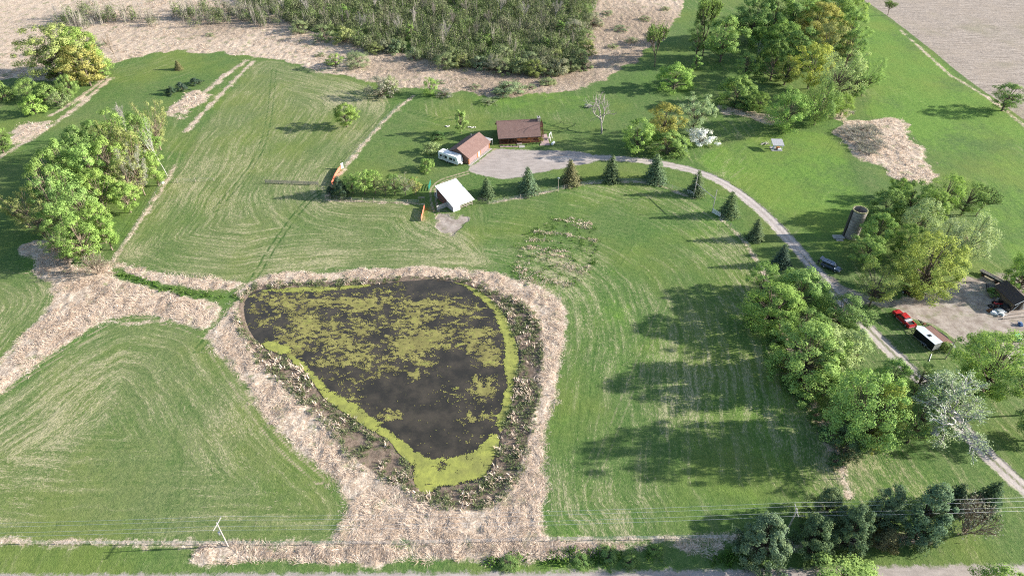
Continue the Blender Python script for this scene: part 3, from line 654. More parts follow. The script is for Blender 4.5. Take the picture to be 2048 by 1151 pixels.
def make_bare(seed, H=12., depth=5, spread=.62, trunk_r=.30, first=.28, leaf_n=0, leaf=.2, up=.12, nb=(3, 4), stems=1, curl=.10):
    """recursive bare branches; optional sparse leaves at the twig ends"""
    r = np.random.default_rng(seed); wood = []; tips = []
    def grow(p, d, L, rad, lv):
        k = 4; pts = [p]; 
        for i in range(k):
            d = d + r.normal(0, curl, 3) + np.array([0, 0, up * .25]); d = d / np.linalg.norm(d); pts.append(pts[-1] + d * L / k)
        wood.append(tube_np(pts, np.linspace(rad, rad * .62, k + 1), 6 if lv == 0 else (4 if lv < 3 else 3)))
        if lv >= depth or rad < .012: tips.append(pts[-1]); tips.append(pts[2]); return
        m = r.integers(nb[0], nb[1] + 1)
        for j in range(m):
            a = r.normal(0, 1, 3); a -= d * a.dot(d); a /= np.linalg.norm(a) + 1e-9
            sp = spread * r.uniform(.6, 1.25) if j else spread * .35
            nd = d * math.cos(sp) + a * math.sin(sp); nd[2] += up; nd /= np.linalg.norm(nd)
            st = pts[-1] if j < 2 else pts[r.integers(2, k)]
            grow(st, nd, L * r.uniform(.62, .84), rad * (.66 if j else .74), lv + 1)
    for q in range(stems):
        d0 = np.array([0, 0, 1.]) if stems == 1 else np.array([.75 * math.cos(q * 6.283 / stems + r.random()), .75 * math.sin(q * 6.283 / stems + r.random()), 1.])
        grow(np.zeros(3), d0 / np.linalg.norm(d0), H * first, trunk_r, 0)
    wv, wf = join(wood); top = wv[:, 2].max(); k = H / top; wv = wv * k; T = np.array(tips) * k
    Rr = np.percentile(np.hypot(wv[:, 0], wv[:, 1]), 97)
    out = dict(H=H, R=Rr, trunk=np_mesh('trunk', wv, wf, M_BARK, True), crown=None, cb=.2)
    if leaf_n:
        idx = r.integers(0, len(T), leaf_n); P = T[idx] + r.normal(0, .22, (leaf_n, 3)); N = r.normal(0, .6, (leaf_n, 3)) + np.array([0, 0, .7])
        cv, cf = leaves_np(P, N, leaf * r.uniform(.6, 1.4, leaf_n), r); out['crown'] = np_mesh('crown', cv, cf, M_LEAF)
    return out
PR = {
 'ra': make_tree(11, K=68, limbs=40, per=130, leaf=.29), 'rb': make_tree(12, K=80, per=126, cr=.95, leaf=0.259), 'rc': make_tree(13, shape='dome', cb=.10, K=80, per=135, cr=1.0, leaf=.29), 'rd': make_tree(14, shape='oval', R=4.4, K=76, per=126, leaf=0.274),
 'oa': make_tree(15, shape='oval', R=4.0, K=59, per=108, cr=.9, leaf=0.245, limbs=54), 'ob': make_tree(16, shape='oval', R=4.2, K=54, per=90, cr=1.0, leaf=0.245, limbs=59, shell=.2),
 'va': make_tree(17, shape='vase', R=5., cb=.22, K=71, per=81, cr=.95, leaf=0.216, limbs=74, shell=.4), 'vb': make_tree(18, shape='vase', R=4.6, cb=.2, K=76, per=94, cr=.9, leaf=0.216, limbs=68),
 'wa': make_tree(19, shape='round', R=4.6, cb=.05, K=92, per=112, cr=.9, leaf=0.216, flat=1.25, stems=2), 'wb': make_tree(20, shape='oval', R=4.4, cb=.06, K=84, per=112, cr=.9, leaf=0.216, flat=1.3, stems=2),
 'big': make_tree(21, H=16, R=8, cb=.12, K=160, per=126, cr=1.25, leaf=0.302, limbs=81, trunk_r=.42), 'big2': make_tree(22, H=15, R=7, cb=.10, shape='dome', K=151, per=135, cr=1.15, leaf=0.288, limbs=68, trunk_r=.38),
 'py': make_tree(23, H=9, R=2.4, cb=.12, shape='spire', K=50, per=108, cr=.6, leaf=0.202, limbs=40, trunk_r=.13),
 'ya': make_tree(24, H=6, R=2.0, cb=.22, shape='oval', K=30, per=68, cr=.55, leaf=0.173, limbs=35, trunk_r=.09), 'yb': make_tree(25, H=6, R=2.1, cb=.26, shape='vase', K=29, per=47, cr=.55, leaf=0.144, limbs=43, trunk_r=.09),
 'sa': make_tree(26, H=3.2, R=2.0, cb=.05, shape='dome', K=34, per=94, cr=.55, leaf=0.187, limbs=30, trunk_r=.10, stems=4), 'sb': make_tree(27, H=3.4, R=2.3, cb=.05, shape='dome', K=37, per=65, cr=.55, leaf=0.158, limbs=54, trunk_r=.10, stems=5),
 'sc': make_tree(28, H=3.0, R=1.7, cb=.08, shape='round', K=34, per=90, cr=.45, leaf=0.158, limbs=27, trunk_r=.09, stems=3),
 'pa': make_tree(29, H=11, R=4.4, cb=.03, shape='pine', K=143, per=112, cr=.72, leaf=0.245, limbs=54, trunk_r=.25, flat=.8, shell=.5), 'pb': make_tree(30, H=11, R=4.2, cb=.03, shape='pine', K=134, per=115, cr=.7, leaf=0.245, limbs=54, trunk_r=.25, flat=.85, shell=.5),
 'ja': make_tree(31, H=4, R=1.9, cb=.03, shape='cone', K=50, per=90, cr=.45, leaf=0.173, limbs=14, trunk_r=.09, flat=1.0, shell=.5),
 'spa': make_spruce(41), 'spb': make_spruce(42, rag=.2), 'spc': make_spruce(43, H=7, R=2.2, dens=1.1),
 'dead': make_bare(58, 12, 4, .85, .24, .36, up=.05, curl=.20, nb=(2, 4)), 'silver': make_bare(59, 13, 6, .58, .34, .20, 8500, .18, .06, (3, 3), curl=.13), 'bare': make_bare(53, 11, 5, .42, .16, .30, up=.16, nb=(3, 3)),
 'barebush': make_bare(54, 3.2, 3, .5, .05, .30, 700, .14, .10, (3, 4), stems=9), 'birch': make_bare(55, 13, 5, .42, .17, .34, 1900, .28, .14, (3, 3)), 'sparse': make_bare(56, 12, 5, .50, .20, .30, 2600, .32, .12, (3, 4)),
 'barebig': make_bare(57, 12, 5, .55, .24, .26, 1500, .22, .10, (3, 4)),
}
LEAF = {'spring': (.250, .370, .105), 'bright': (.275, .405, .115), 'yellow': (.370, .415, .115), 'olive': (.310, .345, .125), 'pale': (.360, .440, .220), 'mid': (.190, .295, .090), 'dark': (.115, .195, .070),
        'tawny': (.380, .350, .110), 'spruce': (.135, .190, .105), 'blue': (.140, .205, .115), 'brownspruce': (.185, .175, .095), 'white': (.80, .80, .77), 'grey': (.300, .300, .220), 'juniper': (.075, .115, .078), 'sage': (.255, .310, .160), 'silver': (.38, .44, .31)}
BARKC = {'brown': (.17, .135, .105), 'grey': (.26, .23, .20), 'pale': (.48, .44, .40), 'white': (.62, .60, .57), 'dark': (.06, .05, .04), 'deadgrey': (.33, .30, .275), 'tan': (.32, .25, .19)}
_tr = random.Random(99)
def put_tree(proto, x, y, h, r, name, label, cat, leaf, bark='brown', group=None, z=None):
    pr = PR[proto]; zz_ = float(ground_z(np.array([x]), np.array([y]))[0]) - .03 if z is None else z
    e = thing(name, label, cat, (x, y, zz_), _tr.uniform(0, 6.28), group)
    e.scale = (r / pr['R'], r / pr['R'], h / pr['H'])
    t = link('trunk', pr['trunk'], e); b = BARKC[bark]; t.color = (*b, 1)
    if pr['crown']:
        k = _tr.uniform(1.02, 1.24); c = LEAF[leaf]; o = link('crown', pr['crown'], e)
        o.color = (c[0] * k * _tr.uniform(.95, 1.05), c[1] * k, c[2] * k * _tr.uniform(.85, 1.15), 1)
    return e
def T(proto, bx, by, ty, wpx, label, leaf='spring', name='deciduous_tree', cat='tree', bark='brown', group=None, conic=False):
    """a tree whose foot stands at one place of the photograph and whose crown reaches up to row ty, wpx wide"""
    x, y = G(bx, by); r = 1.12 * wpx / 2 * slant(x, y, 4) / FPX; ha = height_at(bx, by, ty)
    if not conic and proto not in ('bare', 'birch', 'dead', 'silver'):
        td = CAMH / y; lo, hi = .2, ha
        for _ in range(30):
            m = (lo + hi) / 2
            if .56 * m + math.sqrt((.44 * m) ** 2 + (r * .85 * td) ** 2) > ha: hi = m
            else: lo = m
        h = max(lo, .55 * r)
    else: h = ha
    return put_tree(proto, x, y, h, r, name, label, cat, leaf, bark, group)

# ---- conifers along the drive, in a row from the shed to the drive bend
for i, (bx, by, ty, w, pr, lf, lb) in enumerate([
    (975,391,355,28,'spc','spruce','small dark spruce just right of the white-roofed shed'), (1057,382,334,42,'spa','blue','blue green spruce left of the lawn lamp post'),
    (1141,365,317,38,'spb','brownspruce','brownish spruce just right of the lawn lamp post'), (1221,360,311,40,'spa','spruce','green spruce between the brownish spruce and the drive bend, fourth from the shed'),
    (1310,361,308,38,'spc','spruce','spruce at the inside of the drive curve, left of the ranch gateway'), (1391,388,341,34,'spb','spruce','narrow spruce standing behind the left gateway post'),
    (1457,430,380,38,'spa','spruce','stout spruce beside the right gateway post'), (1510,478,436,34,'spb','spruce','spruce below the gateway halfway to the lane trees'), (1561,530,487,32,'spc','juniper','dark spruce at the lower end of the row opposite the parked SUV')]):
    e = T(pr, bx, by, ty, w, lb, lf, 'spruce_tree', group='spruces planted along the drive', conic=True); e.rotation_euler[0] = .05 * math.sin(i * 2.3); e.rotation_euler[1] = .05 * math.cos(i * 3.1); e.scale[0] *= 1 + .12 * math.sin(i * 1.7); e.scale[1] *= 1 + .12 * math.cos(i * 2.9)

# ---- single trees and shrubs on the lawns and fields
for a in [
 ('rd',694,254,205,44,'lone round green tree in the striped field left of the house','spring'), ('py',922,267,217,28,'slender pyramid tree with lime green leaves behind the garage','bright'),
 ('sa',874,279,261,26,'small dark green lawn bush behind the garage','dark','shrub','shrub'), ('sc',863,305,283,32,'cream blossoming bush on the lawn left of the garage','pale','shrub','shrub'),
 ('sa',853,339,315,30,'light green round bush on the lawn left of the camper trailer','spring','shrub','shrub'),
 ('rc',1347,178,124,68,'bright leafy round tree alone left of the hilltop wood','bright'), ('sparse',1309,134,46,46,'tall thin-leaved tree at the marsh edge beyond the dead tree','mid'),
 ('py',1391,139,109,22,'small neat oval tree in front of the hilltop wood','bright'), ('ra',1272,306,236,62,'bright green tree at the left of the clump by the drive','bright'),
 ('oa',1322,290,202,66,'tawny olive tree at the back of the clump by the drive','tawny'), ('rc',1333,307,256,72,'low green tree at the front of the clump by the drive','spring'),
 ('vb',1384,270,189,54,'tall grey green budding tree behind the white blossom tree','pale'), ('sc',1400,287,256,50,'white blossoming crab apple tree by the drive clump','white','blossom_tree'),
 ('oa',2003,222,164,62,'lone dark green tree at the edge of the ploughed field','mid'), ('sparse',1775,31,0,26,'thin young tree on the far edge of the ploughed field','mid'), ('sparse',1724,9,-14,20,'farthest small tree on the ploughed field edge at the top','mid'),
 ('sb',762,193,151,58,'grey leafless looking bush at the top of the striped field','grey','shrub','shrub'), ('sb',781,183,150,30,'small grey green bush tucked behind the grey bush','sage','shrub','shrub'), ('wa',861,190,154,32,'pale green willow bush on the marsh edge behind the lawn','spring','shrub','shrub'), ('sb',890,192,176,34,'low grey bush right of the marsh edge willow','grey','shrub','shrub'),
 ('sb',976,206,193,32,'low dark bush alone in the grass behind the house','sage','shrub','shrub'), ('ya',672,138,106,30,'small yellow green tree at the near marsh edge','spring'),
 ('wa',716,134,104,46,'round willow bush standing out in the pale marsh','sage','shrub','shrub'), ('sb',705,118,101,26,'small willow bush behind the round marsh willow','sage','shrub','shrub'), ('wa',752,107,85,30,'olive willow bush in the marsh below the thicket','olive','shrub','shrub'), ('sb',828,119,94,30,'grey willow bush near the marsh ditch','sage','shrub','shrub'),
 ('sa',1018,184,168,60,'low sprawling green bush in the marsh behind the house','sage','shrub','shrub'), ('sa',1095,168,160,32,'low green clump at the right end of the marsh front','sage','shrub','shrub'), ('sb',1168,138,118,34,'single willow bush right of the thicket in the marsh','sage','shrub','shrub'),
 ('sa',660,130,118,20,'little bush beside the yellow green marsh tree','sage','shrub','shrub')]:
    pr, bx, by, ty, w, lb, lf = a[:7]; T(pr, bx, by, ty, w, lb, lf, *(a[7:] or ()))
T('dead',1203,267,191,100,'bare grey dead tree with crooked limbs on the lawn right of the house','mid','dead_tree', bark='deadgrey', conic=True)
T('spa',358,139,120,16,'tiny dark cedar alone in the upper left field','brownspruce','cedar_tree', conic=True)
for bx, by, ty, w, lb in [(391,168,154,26,'uppermost of the three dark junipers in the upper left field'), (364,180,163,24,'middle of the three dark junipers in the upper left field'), (344,188,172,22,'lowest of the three dark junipers in the upper left field')]:
    T('ja', bx, by, ty, w, lb, 'juniper', 'juniper', 'shrub', group='dark junipers on the unmown strip')
T('spb',1362,306,272,24,'small blue spruce between the clump and the blossom tree','blue','spruce_tree', conic=True)
# ---- young trees planted in rows by the shed
T('ja',680,392,352,36,'big dark juniper at the orange fence end of the young tree row','juniper','juniper','shrub')
T('ja',662,390,370,20,'low dark juniper at the fence corner','juniper','juniper','shrub')
for i, (bx, by, ty, w, pr, lf, bk, lb) in enumerate([
    (706,386,346,34,'ya','mid','brown','young tree next to the dark juniper, first of the front row'), (730,388,338,40,'ya','bright','brown','bright young tree, second of the front row from the juniper'), (751,387,340,36,'ya','spring','brown','young tree, third of the front row from the juniper'),
    (771,389,350,34,'yb','olive','tan','thin olive young tree, fourth of the front row from the juniper'), (790,389,348,34,'ya','mid','brown','green young tree, fifth of the front row from the juniper'), (811,390,345,38,'yb','grey','tan','pinkish grey budding young tree near the shed end of the front row'),
    (832,390,354,28,'yb','tawny','tan','small yellowish young tree nearest the shed in the front row'), (740,370,336,30,'ya','spring','brown','young tree behind the bright one in the back row'), (785,374,346,28,'ya','mid','brown','middle young tree of the back row'), (826,378,352,24,'ya','spring','brown','young tree at the shed end of the back row')]):
    T(pr, bx, by, ty, w, lb, lf, 'young_tree', bark=bk, group='young trees planted in rows by the shed')

# ---- big tree at upper left and brush near it
for a in [('big',135,160,44,122,'large spreading olive tree at the upper left','olive'), ('big2',175,150,52,92,'green tree directly behind the large olive tree','spring'), ('ra',182,172,86,76,'tawny leaved tree to the right of the large olive tree','tawny'), ('oa',212,160,112,36,'small green tree at the right foot of the large olive tree','spring')]:
    T(*a)
T('bare',234,122,62,24,'thin leafless tree right of the large olive tree','mid','bare_tree', bark='tan')
for i, (bx, by, ty, w, pr, lf, lb) in enumerate([(142,192,148,36,'wa','spring','tall bright bush below the large olive tree'), (100,200,166,44,'sa','spring','bush in the middle of the hedge below the large olive tree'), (66,200,155,44,'wa','spring','leafy bush at the left of the hedge below the large olive tree'), (72,228,190,40,'sa','bright','rounded bush at the lower foot of the left hedge'),
    (120,212,182,40,'sb','sage','grey green bush along the right side of the left hedge'), (12,200,164,40,'sa','spring','green bush at the left frame edge beside the hedge'), (8,306,248,46,'oa','mid','dark green tree cut by the left frame edge'), (118,186,168,30,'barebush','grey','brown twiggy bush inside the left hedge')]):
    T(pr, bx, by, ty, w, lb, lf, 'shrub' if i != 6 else 'deciduous_tree', 'shrub' if i != 6 else 'tree')

# ---- the dense grove on the left
GROVE = [(322,300,196,52,'va','olive','olive tree crowning the uppermost corner of the left grove'), (335,352,222,46,'birch','spring','white barked birch at the upper right edge of the left grove'), (300,330,222,56,'oa','mid','mid green tree just left of the white barked birch'), (250,318,214,60,'ob','spring','light green tree behind the leafless one at the grove top'), (215,330,236,56,'oa','mid','darker tree at the upper back of the left grove, left of the leafless one'), (262,285,205,36,'bare','grey','leafless pale tree at the top of the left grove'), (180,345,250,60,'rd','spring','light green tree at the upper left shoulder of the left grove'), (278,355,252,60,'ob','olive','thin olive tree below the birch in the left grove'),
    (318,372,300,46,'rd','bright','bright green tree at the field side of the left grove'), (240,380,270,62,'oa','spring','leafy tree in the upper middle of the left grove'), (205,395,285,64,'rb','bright','vivid green tree at the centre of the left grove'), (150,385,275,60,'rd','spring','spring green tree on the left flank of the grove, upper one'), (130,405,300,58,'ob','mid','mid green tree on the left flank of the grove, below the upper one'), (270,400,310,56,'ob','olive','olive thin tree behind the low bright tree at the grove fence'), (115,425,315,56,'oa','spring','leaning leafy tree at the left edge of the left grove'), (160,440,325,62,'ob','spring','spring green tree with tan trunk in the left middle of the grove'),
    (215,430,335,66,'rb','spring','full spring green tree in the lower middle of the left grove'), (262,425,362,48,'rd','bright','low bright tree at the right edge of the left grove by the fence'), (190,470,365,64,'oa','spring','spring green tree below the centre of the left grove'), (130,465,350,60,'ob','mid','mid green tree above the grey olive one in the grove'), (95,480,395,60,'va','olive','grey olive tree at the shaded left foot of the left grove'), (150,500,400,66,'rb','spring','full spring green tree in the lower left of the grove'), (212,485,400,62,'oa','bright','bright tree in the lower right of the left grove'), (180,525,430,70,'ob','spring','tall thin spring green tree near the lower tip of the grove'),
    (225,500,425,48,'rd','spring','small tree at the field edge near the lower tip of the grove'), (140,530,450,56,'va','mid','dull green vase shaped tree at the lower left tip of the grove'), (60,455,375,56,'va','olive','olive tree standing out on the shaded left side of the grove'), (250,345,240,50,'va','olive','olive vase shaped tree hidden high in the grove behind the thin olive one'), (290,390,290,44,'va','grey','grey budding tree on the grove side facing the striped field'), (165,520,455,60,'va','spring','front tree at the lower tip of the left grove')]
for bx, by, ty, w, pr, lf, lb in GROVE:
    nm = 'bare_tree' if pr == 'bare' else ('birch_tree' if pr == 'birch' else 'deciduous_tree')
    T(pr, bx, by, ty, w, lb or 'green leafy tree within the dense grove left of the striped field', lf, nm, bark='white' if pr == 'birch' else ('pale' if pr == 'bare' else 'tan'), group='trees of the left grove')
T('barebush',197,548,505,44,'grey twiggy bush below the tip of the left grove','grey','shrub','shrub', bark='tan')
T('sb',262,262,242,40,'low brush at the back of the left grove','sage','shrub','shrub')

# ---- the hilltop wood at the upper right
for bx, by, ty, w, pr, lf, lb in [(1405,112,-12,48,'sparse','mid','tall thin-crowned tree at the left end of the hilltop wood'), (1392,112,30,42,'oa','mid','dark tree at the far left foot of the hilltop wood'), (1440,124,28,72,'rd','spring','broad light green tree at the left of the hilltop wood'), (1470,84,12,50,'ob','mid','mid green tree behind the broad light green tree of the hilltop wood'), (1500,88,-14,70,'ra','mid','mid green tree at the top left of the hilltop wood'), (1540,84,-18,80,'rb','mid','dark green tree at the top middle left of the hilltop wood'),
    (1580,80,-20,80,'ra','spring','spring green tree at the top middle of the hilltop wood'), (1625,92,2,96,'big2','tawny','tawny yellow tree in the middle of the hilltop wood'), (1660,75,-16,72,'rb','spring','spring green tree at the top right of the hilltop wood'), (1690,66,-18,56,'oa','spring','tree at the far right corner of the hilltop wood top'), (1692,100,20,52,'oa','spring','tree on the right edge of the hilltop wood below the far corner'), (1540,160,74,66,'rc','dark','dark shaded tree in the hollow of the hilltop wood'), (1487,155,103,38,'oa','spring','small slim tree left of the dark hollow in the hilltop wood'), (1470,212,148,74,'rc','spring','broad low tree at the lower left of the hilltop wood'),
    (1568,170,111,46,'oa','yellow','small yellow green tree in the middle clearing of the hilltop wood'), (1517,226,184,36,'oa','spring','small tree alone at the lower clearing of the hilltop wood'), (1568,259,176,78,'wa','spring','willow at the front foot of the hilltop wood'), (1628,250,150,66,'wb','mid','tall tree right beside the front willow of the hilltop wood'), (1615,178,84,72,'rb','yellow','yellow green tree at the heart of the hilltop wood'),
    (1662,205,96,80,'va','pale','pale branchy tree at the lower right of the hilltop wood'), (1722,192,114,56,'va','spring','vase shaped tree at the right edge of the hilltop wood'), (1690,135,58,54,'oa','mid','mid green tree on the right flank of the hilltop wood'), (1700,200,134,44,'oa','mid','dark small tree at the foot of the vase shaped edge tree'), (1650,130,44,74,'rb','olive','olive tree below the tawny one in the hilltop wood'), (1590,130,50,76,'ra','mid','mid green tree left below the tawny one in the hilltop wood'), (1550,120,36,70,'rd','mid','tall mid green tree above the dark hollow in the hilltop wood'), (1645,232,172,54,'wb','spring','slim spring green tree between the front willow and the pale branchy tree'), (1520,118,60,50,'rd','mid','tree next to the pale leafless one in the hilltop wood'), (1680,232,186,38,'wa','spring','small willow at the right foot of the hilltop wood')]:
    T(pr, bx, by, ty, w, lb or 'green leafy tree inside the hilltop wood', lf, group='trees of the hilltop wood')
T('bare',1510,124,80,26,'pale leafless tree in the gap of the hilltop wood','mid','bare_tree', bark='white')
T('sa',1482,216,190,40,'dark bush under the broad low tree of the hilltop wood','dark','shrub','shrub')

# ---- trees around the silo and the farmyard
for bx, by, ty, w, pr, lf, lb in [(1742,502,416,62,'rd','spring','tree touching the right side of the silo'), (1726,530,460,76,'rb','bright','rounded tree just below the silo foot'), (1738,612,516,88,'va','yellow','airy yellow green tree between the SUV and the red pickup'), (1832,592,446,138,'big','yellow','largest tree over the farmyard with broad bright crown'),
    (1828,482,388,82,'wa','pale','grey green tree behind the farmyard tree'), (1872,522,422,78,'wb','pale','soft pale green tree right behind the farmyard tree'), (1922,522,408,88,'wb','pale','leaning pale willow at the crop field corner'), (1762,440,366,72,'rc','mid','dark spreading tree behind the silo'), (1812,430,352,70,'ra','mid','round mid green tree second behind the silo'), (1872,432,336,70,'ob','spring','tall open tree at the back of the belt behind the silo'),
    (1922,430,352,72,'ob','mid','mid green open tree at the back right of the belt behind the silo'), (1952,432,368,70,'sparse','mid','thin leaning tree reaching over the crop field'), (2034,584,484,74,'big2','spring','dense tree at the right frame edge above the workshop'), (1790,400,350,46,'rd','spring','small spring green tree at the hollow edge behind the silo'), (1850,455,372,60,'rb','spring','round tree in the middle of the belt behind the silo'), (1800,520,440,60,'rb','mid','dark tree squeezed between the silo tree and the farmyard tree')]:
    T(pr, bx, by, ty + .1 * w, w * .86, lb or 'green tree in the belt between the silo and the crop field', lf, group='trees around the farmyard')
T('bare',1796,388,344,34,'leafless forked tree at the hollow behind the silo','mid','bare_tree', bark='grey')
# ---- trees between the drive and the lower field
for bx, by, ty, w, pr, lf, lb in [(1520,584,522,60,'rb','spring','upper tree at the field end of the lane trees'), (1538,648,556,112,'big2','spring','wide leafy tree at the left of the lane trees'), (1594,610,528,92,'rc','spring','round dense tree beside the drive across from the SUV'), (1676,652,582,88,'ra','mid','green tree overhanging the drive above the tracks'), (1600,758,632,138,'big2','spring','largest bright tree of the lane trees'),
    (1645,752,650,90,'ra','pale','pale green tree right of the largest lane tree'), (1692,736,655,56,'oa','pale','slim pale tree at the drive side of the lane trees'), (1700,888,730,134,'big','bright','big yellow green tree in the lower lane trees'), (1740,882,760,70,'oa','yellow','yellowish tree behind the big lower lane tree'), (1768,790,713,54,'rd','bright','small bright tree beside the drive bend below the tracks'), (1826,788,722,52,'ob','spring','small light green tree right by the drive beyond the trailers'), (1814,885,768,78,'ob','mid','green tree left of the silvery tree'), (1735,905,838,44,'oa','yellow','low yellow green sapling at the foot of the big lower lane tree'),
    (1960,788,652,132,'big','bright','big round bright tree below the flatbed trailer'), (2040,830,700,80,'barebig','mid','half leafless tree at the right frame edge'), (2062,880,790,80,'ra','mid','tree at the right frame edge beside the drive'), (1600,690,610,60,'ob','mid','inner tree in the middle of the lane trees')]:
    T(pr, bx, by, ty, w, lb, lf, group='trees along the lane')
T('silver',1868,866,752,196,'large silvery tree with sparse leaves overhanging the drive','silver','silvery_tree', bark='white', conic=True)
T('rc',1686,905,842,62,'blue green bushy tree at the fence below the big lane tree','blue','shrub','shrub')
T('barebush',1645,790,755,36,'brown twiggy bush between the lane trees','grey','shrub','shrub', bark='tan'); T('sb',1610,640,612,40,'grey twiggy bush in the gap of the lane trees','grey','shrub','shrub')
T('sa',1990,590,574,30,'low green bush by the timber pile','mid','shrub','shrub'); T('sa',1768,838,800,44,'grey bush behind the silvery tree','grey','shrub','shrub'); T('sa',1890,698,682,24,'weedy bush behind the flatbed trailer','spring','shrub','shrub')
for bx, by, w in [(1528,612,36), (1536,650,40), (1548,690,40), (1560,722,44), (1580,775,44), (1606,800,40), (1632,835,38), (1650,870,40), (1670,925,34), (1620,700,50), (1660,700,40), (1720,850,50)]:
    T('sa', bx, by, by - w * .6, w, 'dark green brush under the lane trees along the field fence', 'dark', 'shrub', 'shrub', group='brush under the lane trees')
# ---- low scrub in the marsh
for bx, by, w in [(950,176,22), (1240,60,30), (1262,84,26), (1290,40,24), (1225,96,22), (1300,70,18), (640,112,20), (1215,30,24), (1330,20,20), (880,166,20), (200,92,22), (420,72,18), (1062,176,22), (60,110,20)]:
    T('sb', bx, by, by - w * .35, w, 'low sparse scrub bush in the open marsh', 'sage', 'shrub', 'shrub', group='scrub bushes in the open marsh')
# ---- conifers by the road
for bx, by, ty, w, pr, lf, lb in [(1516,1112,1010,108,'pa','blue','leftmost big pine by the road'), (1616,1102,1018,84,'pb','blue','pine in front of the right power pole'), (1690,1092,998,84,'pa','blue','pine at the middle of the roadside clump'), (1642,1040,966,80,'pb','spruce','pine behind the right power pole'), (1750,1052,958,74,'pa','spruce','tall pine at the back of the roadside clump'), (1826,1072,958,94,'pb','blue','rightmost big pine by the road')]:
    T(pr, bx, by, ty, w, lb, lf, 'pine_tree', bark='dark', group='pines by the road')
T('ja',1762,1092,1046,58,'brownish dying evergreen at the front of the roadside pines','brownspruce','evergreen_shrub','shrub')
T('spb',1898,1012,966,52,'dark spruce right of the roadside pines','juniper','spruce_tree', conic=True); T('spc',1962,1016,962,54,'dark spruce nearest the drive at the lower right','juniper','spruce_tree', conic=True)
T('barebush',1925,1068,990,80,'brown leafless bush below the two dark spruces','grey','shrub','shrub', bark='tan')
T('rd',1690,1196,1100,150,'bright leafy treetop rising at the bottom edge','bright'); T('ra',1985,1205,1124,100,'green treetop cut by the bottom right edge','spring')
for i, (bx, by, w) in enumerate([(1215,1105,40), (1165,1118,36), (1260,1118,34), (1020,1122,40), (1310,1095,30)]):
    T('sa', bx, by + 4, by - 8, w, ['low green bush on the verge, uppermost of the roadside bushes', 'low green bush left of the uppermost verge bush', 'low green bush right of the uppermost verge bush', 'low green bush alone at the left of the verge weeds', 'low green bush at the right end of the verge weeds'][i], 'mid', 'shrub', 'shrub', group='bushes on the road verge')

# ---- the brushy thicket in the marsh: rim bushes and pale trees one can tell apart, the rest one mass
def mini(seed, n=70, stems=4, leaf=.55, R=1.7, H=4.2):
    r = np.random.default_rng(seed); P = r.normal(0, 1, (n, 3)); P /= np.linalg.norm(P, axis=1)[:, None]; q = r.random(n) ** .4
    Q = P * q[:, None] * np.array([R, R, H * .45]) + np.array([0, 0, H * .55]); Nn = P + np.array([0, 0, .4]) + r.normal(0, .4, (n, 3))
    lv = leaves_np(Q, Nn, leaf * r.uniform(.6, 1.3, n), r)
    st = []
    for k in range(stems):
        th = r.uniform(0, 6.28); tp = np.array([math.cos(th) * R * .6, math.sin(th) * R * .6, H * r.uniform(.55, .9)]); st.append(tube_np([(0, 0, 0), tp * .5 + r.normal(0, .2, 3), tp], [.07, .045, .015], 3))
    return lv, join(st)
MIN = [mini(s, 120, 3, .36 if s % 2 else .42) for s in range(200, 206)] + [mini(300, 34, 9, .32, 1.3, 6.0), mini(301, 26, 9, .32, 1.5, 6.6)]
def mass(name, polys, box, n, seed, label, cat, zs=(.6, 1.6), bare=.3):
    r = np.random.default_rng(seed)
    def acc(x, y):
        s = np.full(x.shape, -9.0)
        for P in polys: s = np.maximum(s, sdf(P, x, y))
        return s + (fbm(x * .10, y * .10, seed) - .5) * 18 > 0
    x, y = scatter(n, box, acc, seed); lv, wd = [], []
    bz = fbm(x * .03, y * .03, seed + 2)
    for i in range(len(x)):
        k = r.integers(6, 8) if r.random() < bare * (.3 + 1.8 * max(0, bz[i] - .3)) * 2 else r.integers(0, 6)
        (a, af), (b, bf) = MIN[k]; th = r.uniform(0, 6.28); c, s = math.cos(th), math.sin(th); M = np.array([[c, s, 0], [-s, c, 0], [0, 0, 1]]); sc = r.uniform(.7, 1.35); S = np.array([sc, sc, sc * r.uniform(*zs)]); o = np.array([x[i], y[i], -.05])
        lv.append(((a * S) @ M + o, af)); wd.append(((b * S) @ M + o, bf))
    V, F = join(lv); e = link(name, np_mesh(name, V, F, M_THICK)); tag(e, label, cat, kind='stuff')
    V, F = join(wd); w = link('stems', np_mesh('stems', V, F, M_BARK), e); w.color = (.42, .38, .33, 1); w['kind'] = 'stuff'
def thick_material():
    t = NT('thicket_leaves'); g = t.n('ShaderNodeNewGeometry'); r = g.outputs['Random Per Island']; p = t.pos()
    c = t.mix(t.step(t.noise(p, .16, 3, .6), .35, .65), (.185, .205, .105), (.165, .235, .080)); c = t.mix(t.step(t.noise(p, .3, 2), .58, .7, 0, .7), c, (.28, .34, .12)); c = t.mix(t.math('MULTIPLY', r, .35), c, (.07, .08, .045))
    c = t.mix(t.step(t.noise(p, .05, 2), .5, .66, 0, .45), c, (.25, .235, .17))
    d = t.n('ShaderNodeBsdfDiffuse'); t.put(d.inputs[0], c); tr = t.n('ShaderNodeBsdfTranslucent'); t.put(tr.inputs[0], c); ms = t.n('ShaderNodeMixShader'); ms.inputs[0].default_value = .25
    t.t.links.new(d.outputs[0], ms.inputs[1]); t.t.links.new(tr.outputs[0], ms.inputs[2]); t.t.links.new(ms.outputs[0], t.out.inputs[0]); return t.m
M_THICK = thick_material()
mass('thicket', [WOOD], (-190, 55, 248, 395), 6400, 401, 'grey green brushy thicket filling the marsh behind the house', 'thicket', bare=.04)
mass('far_brush', [BRUSH, BRUSH2], (-220, -85, 285, 350), 1300, 403, 'patchy grey brush along the far marsh at upper left', 'brush', bare=.4)
_k = 0
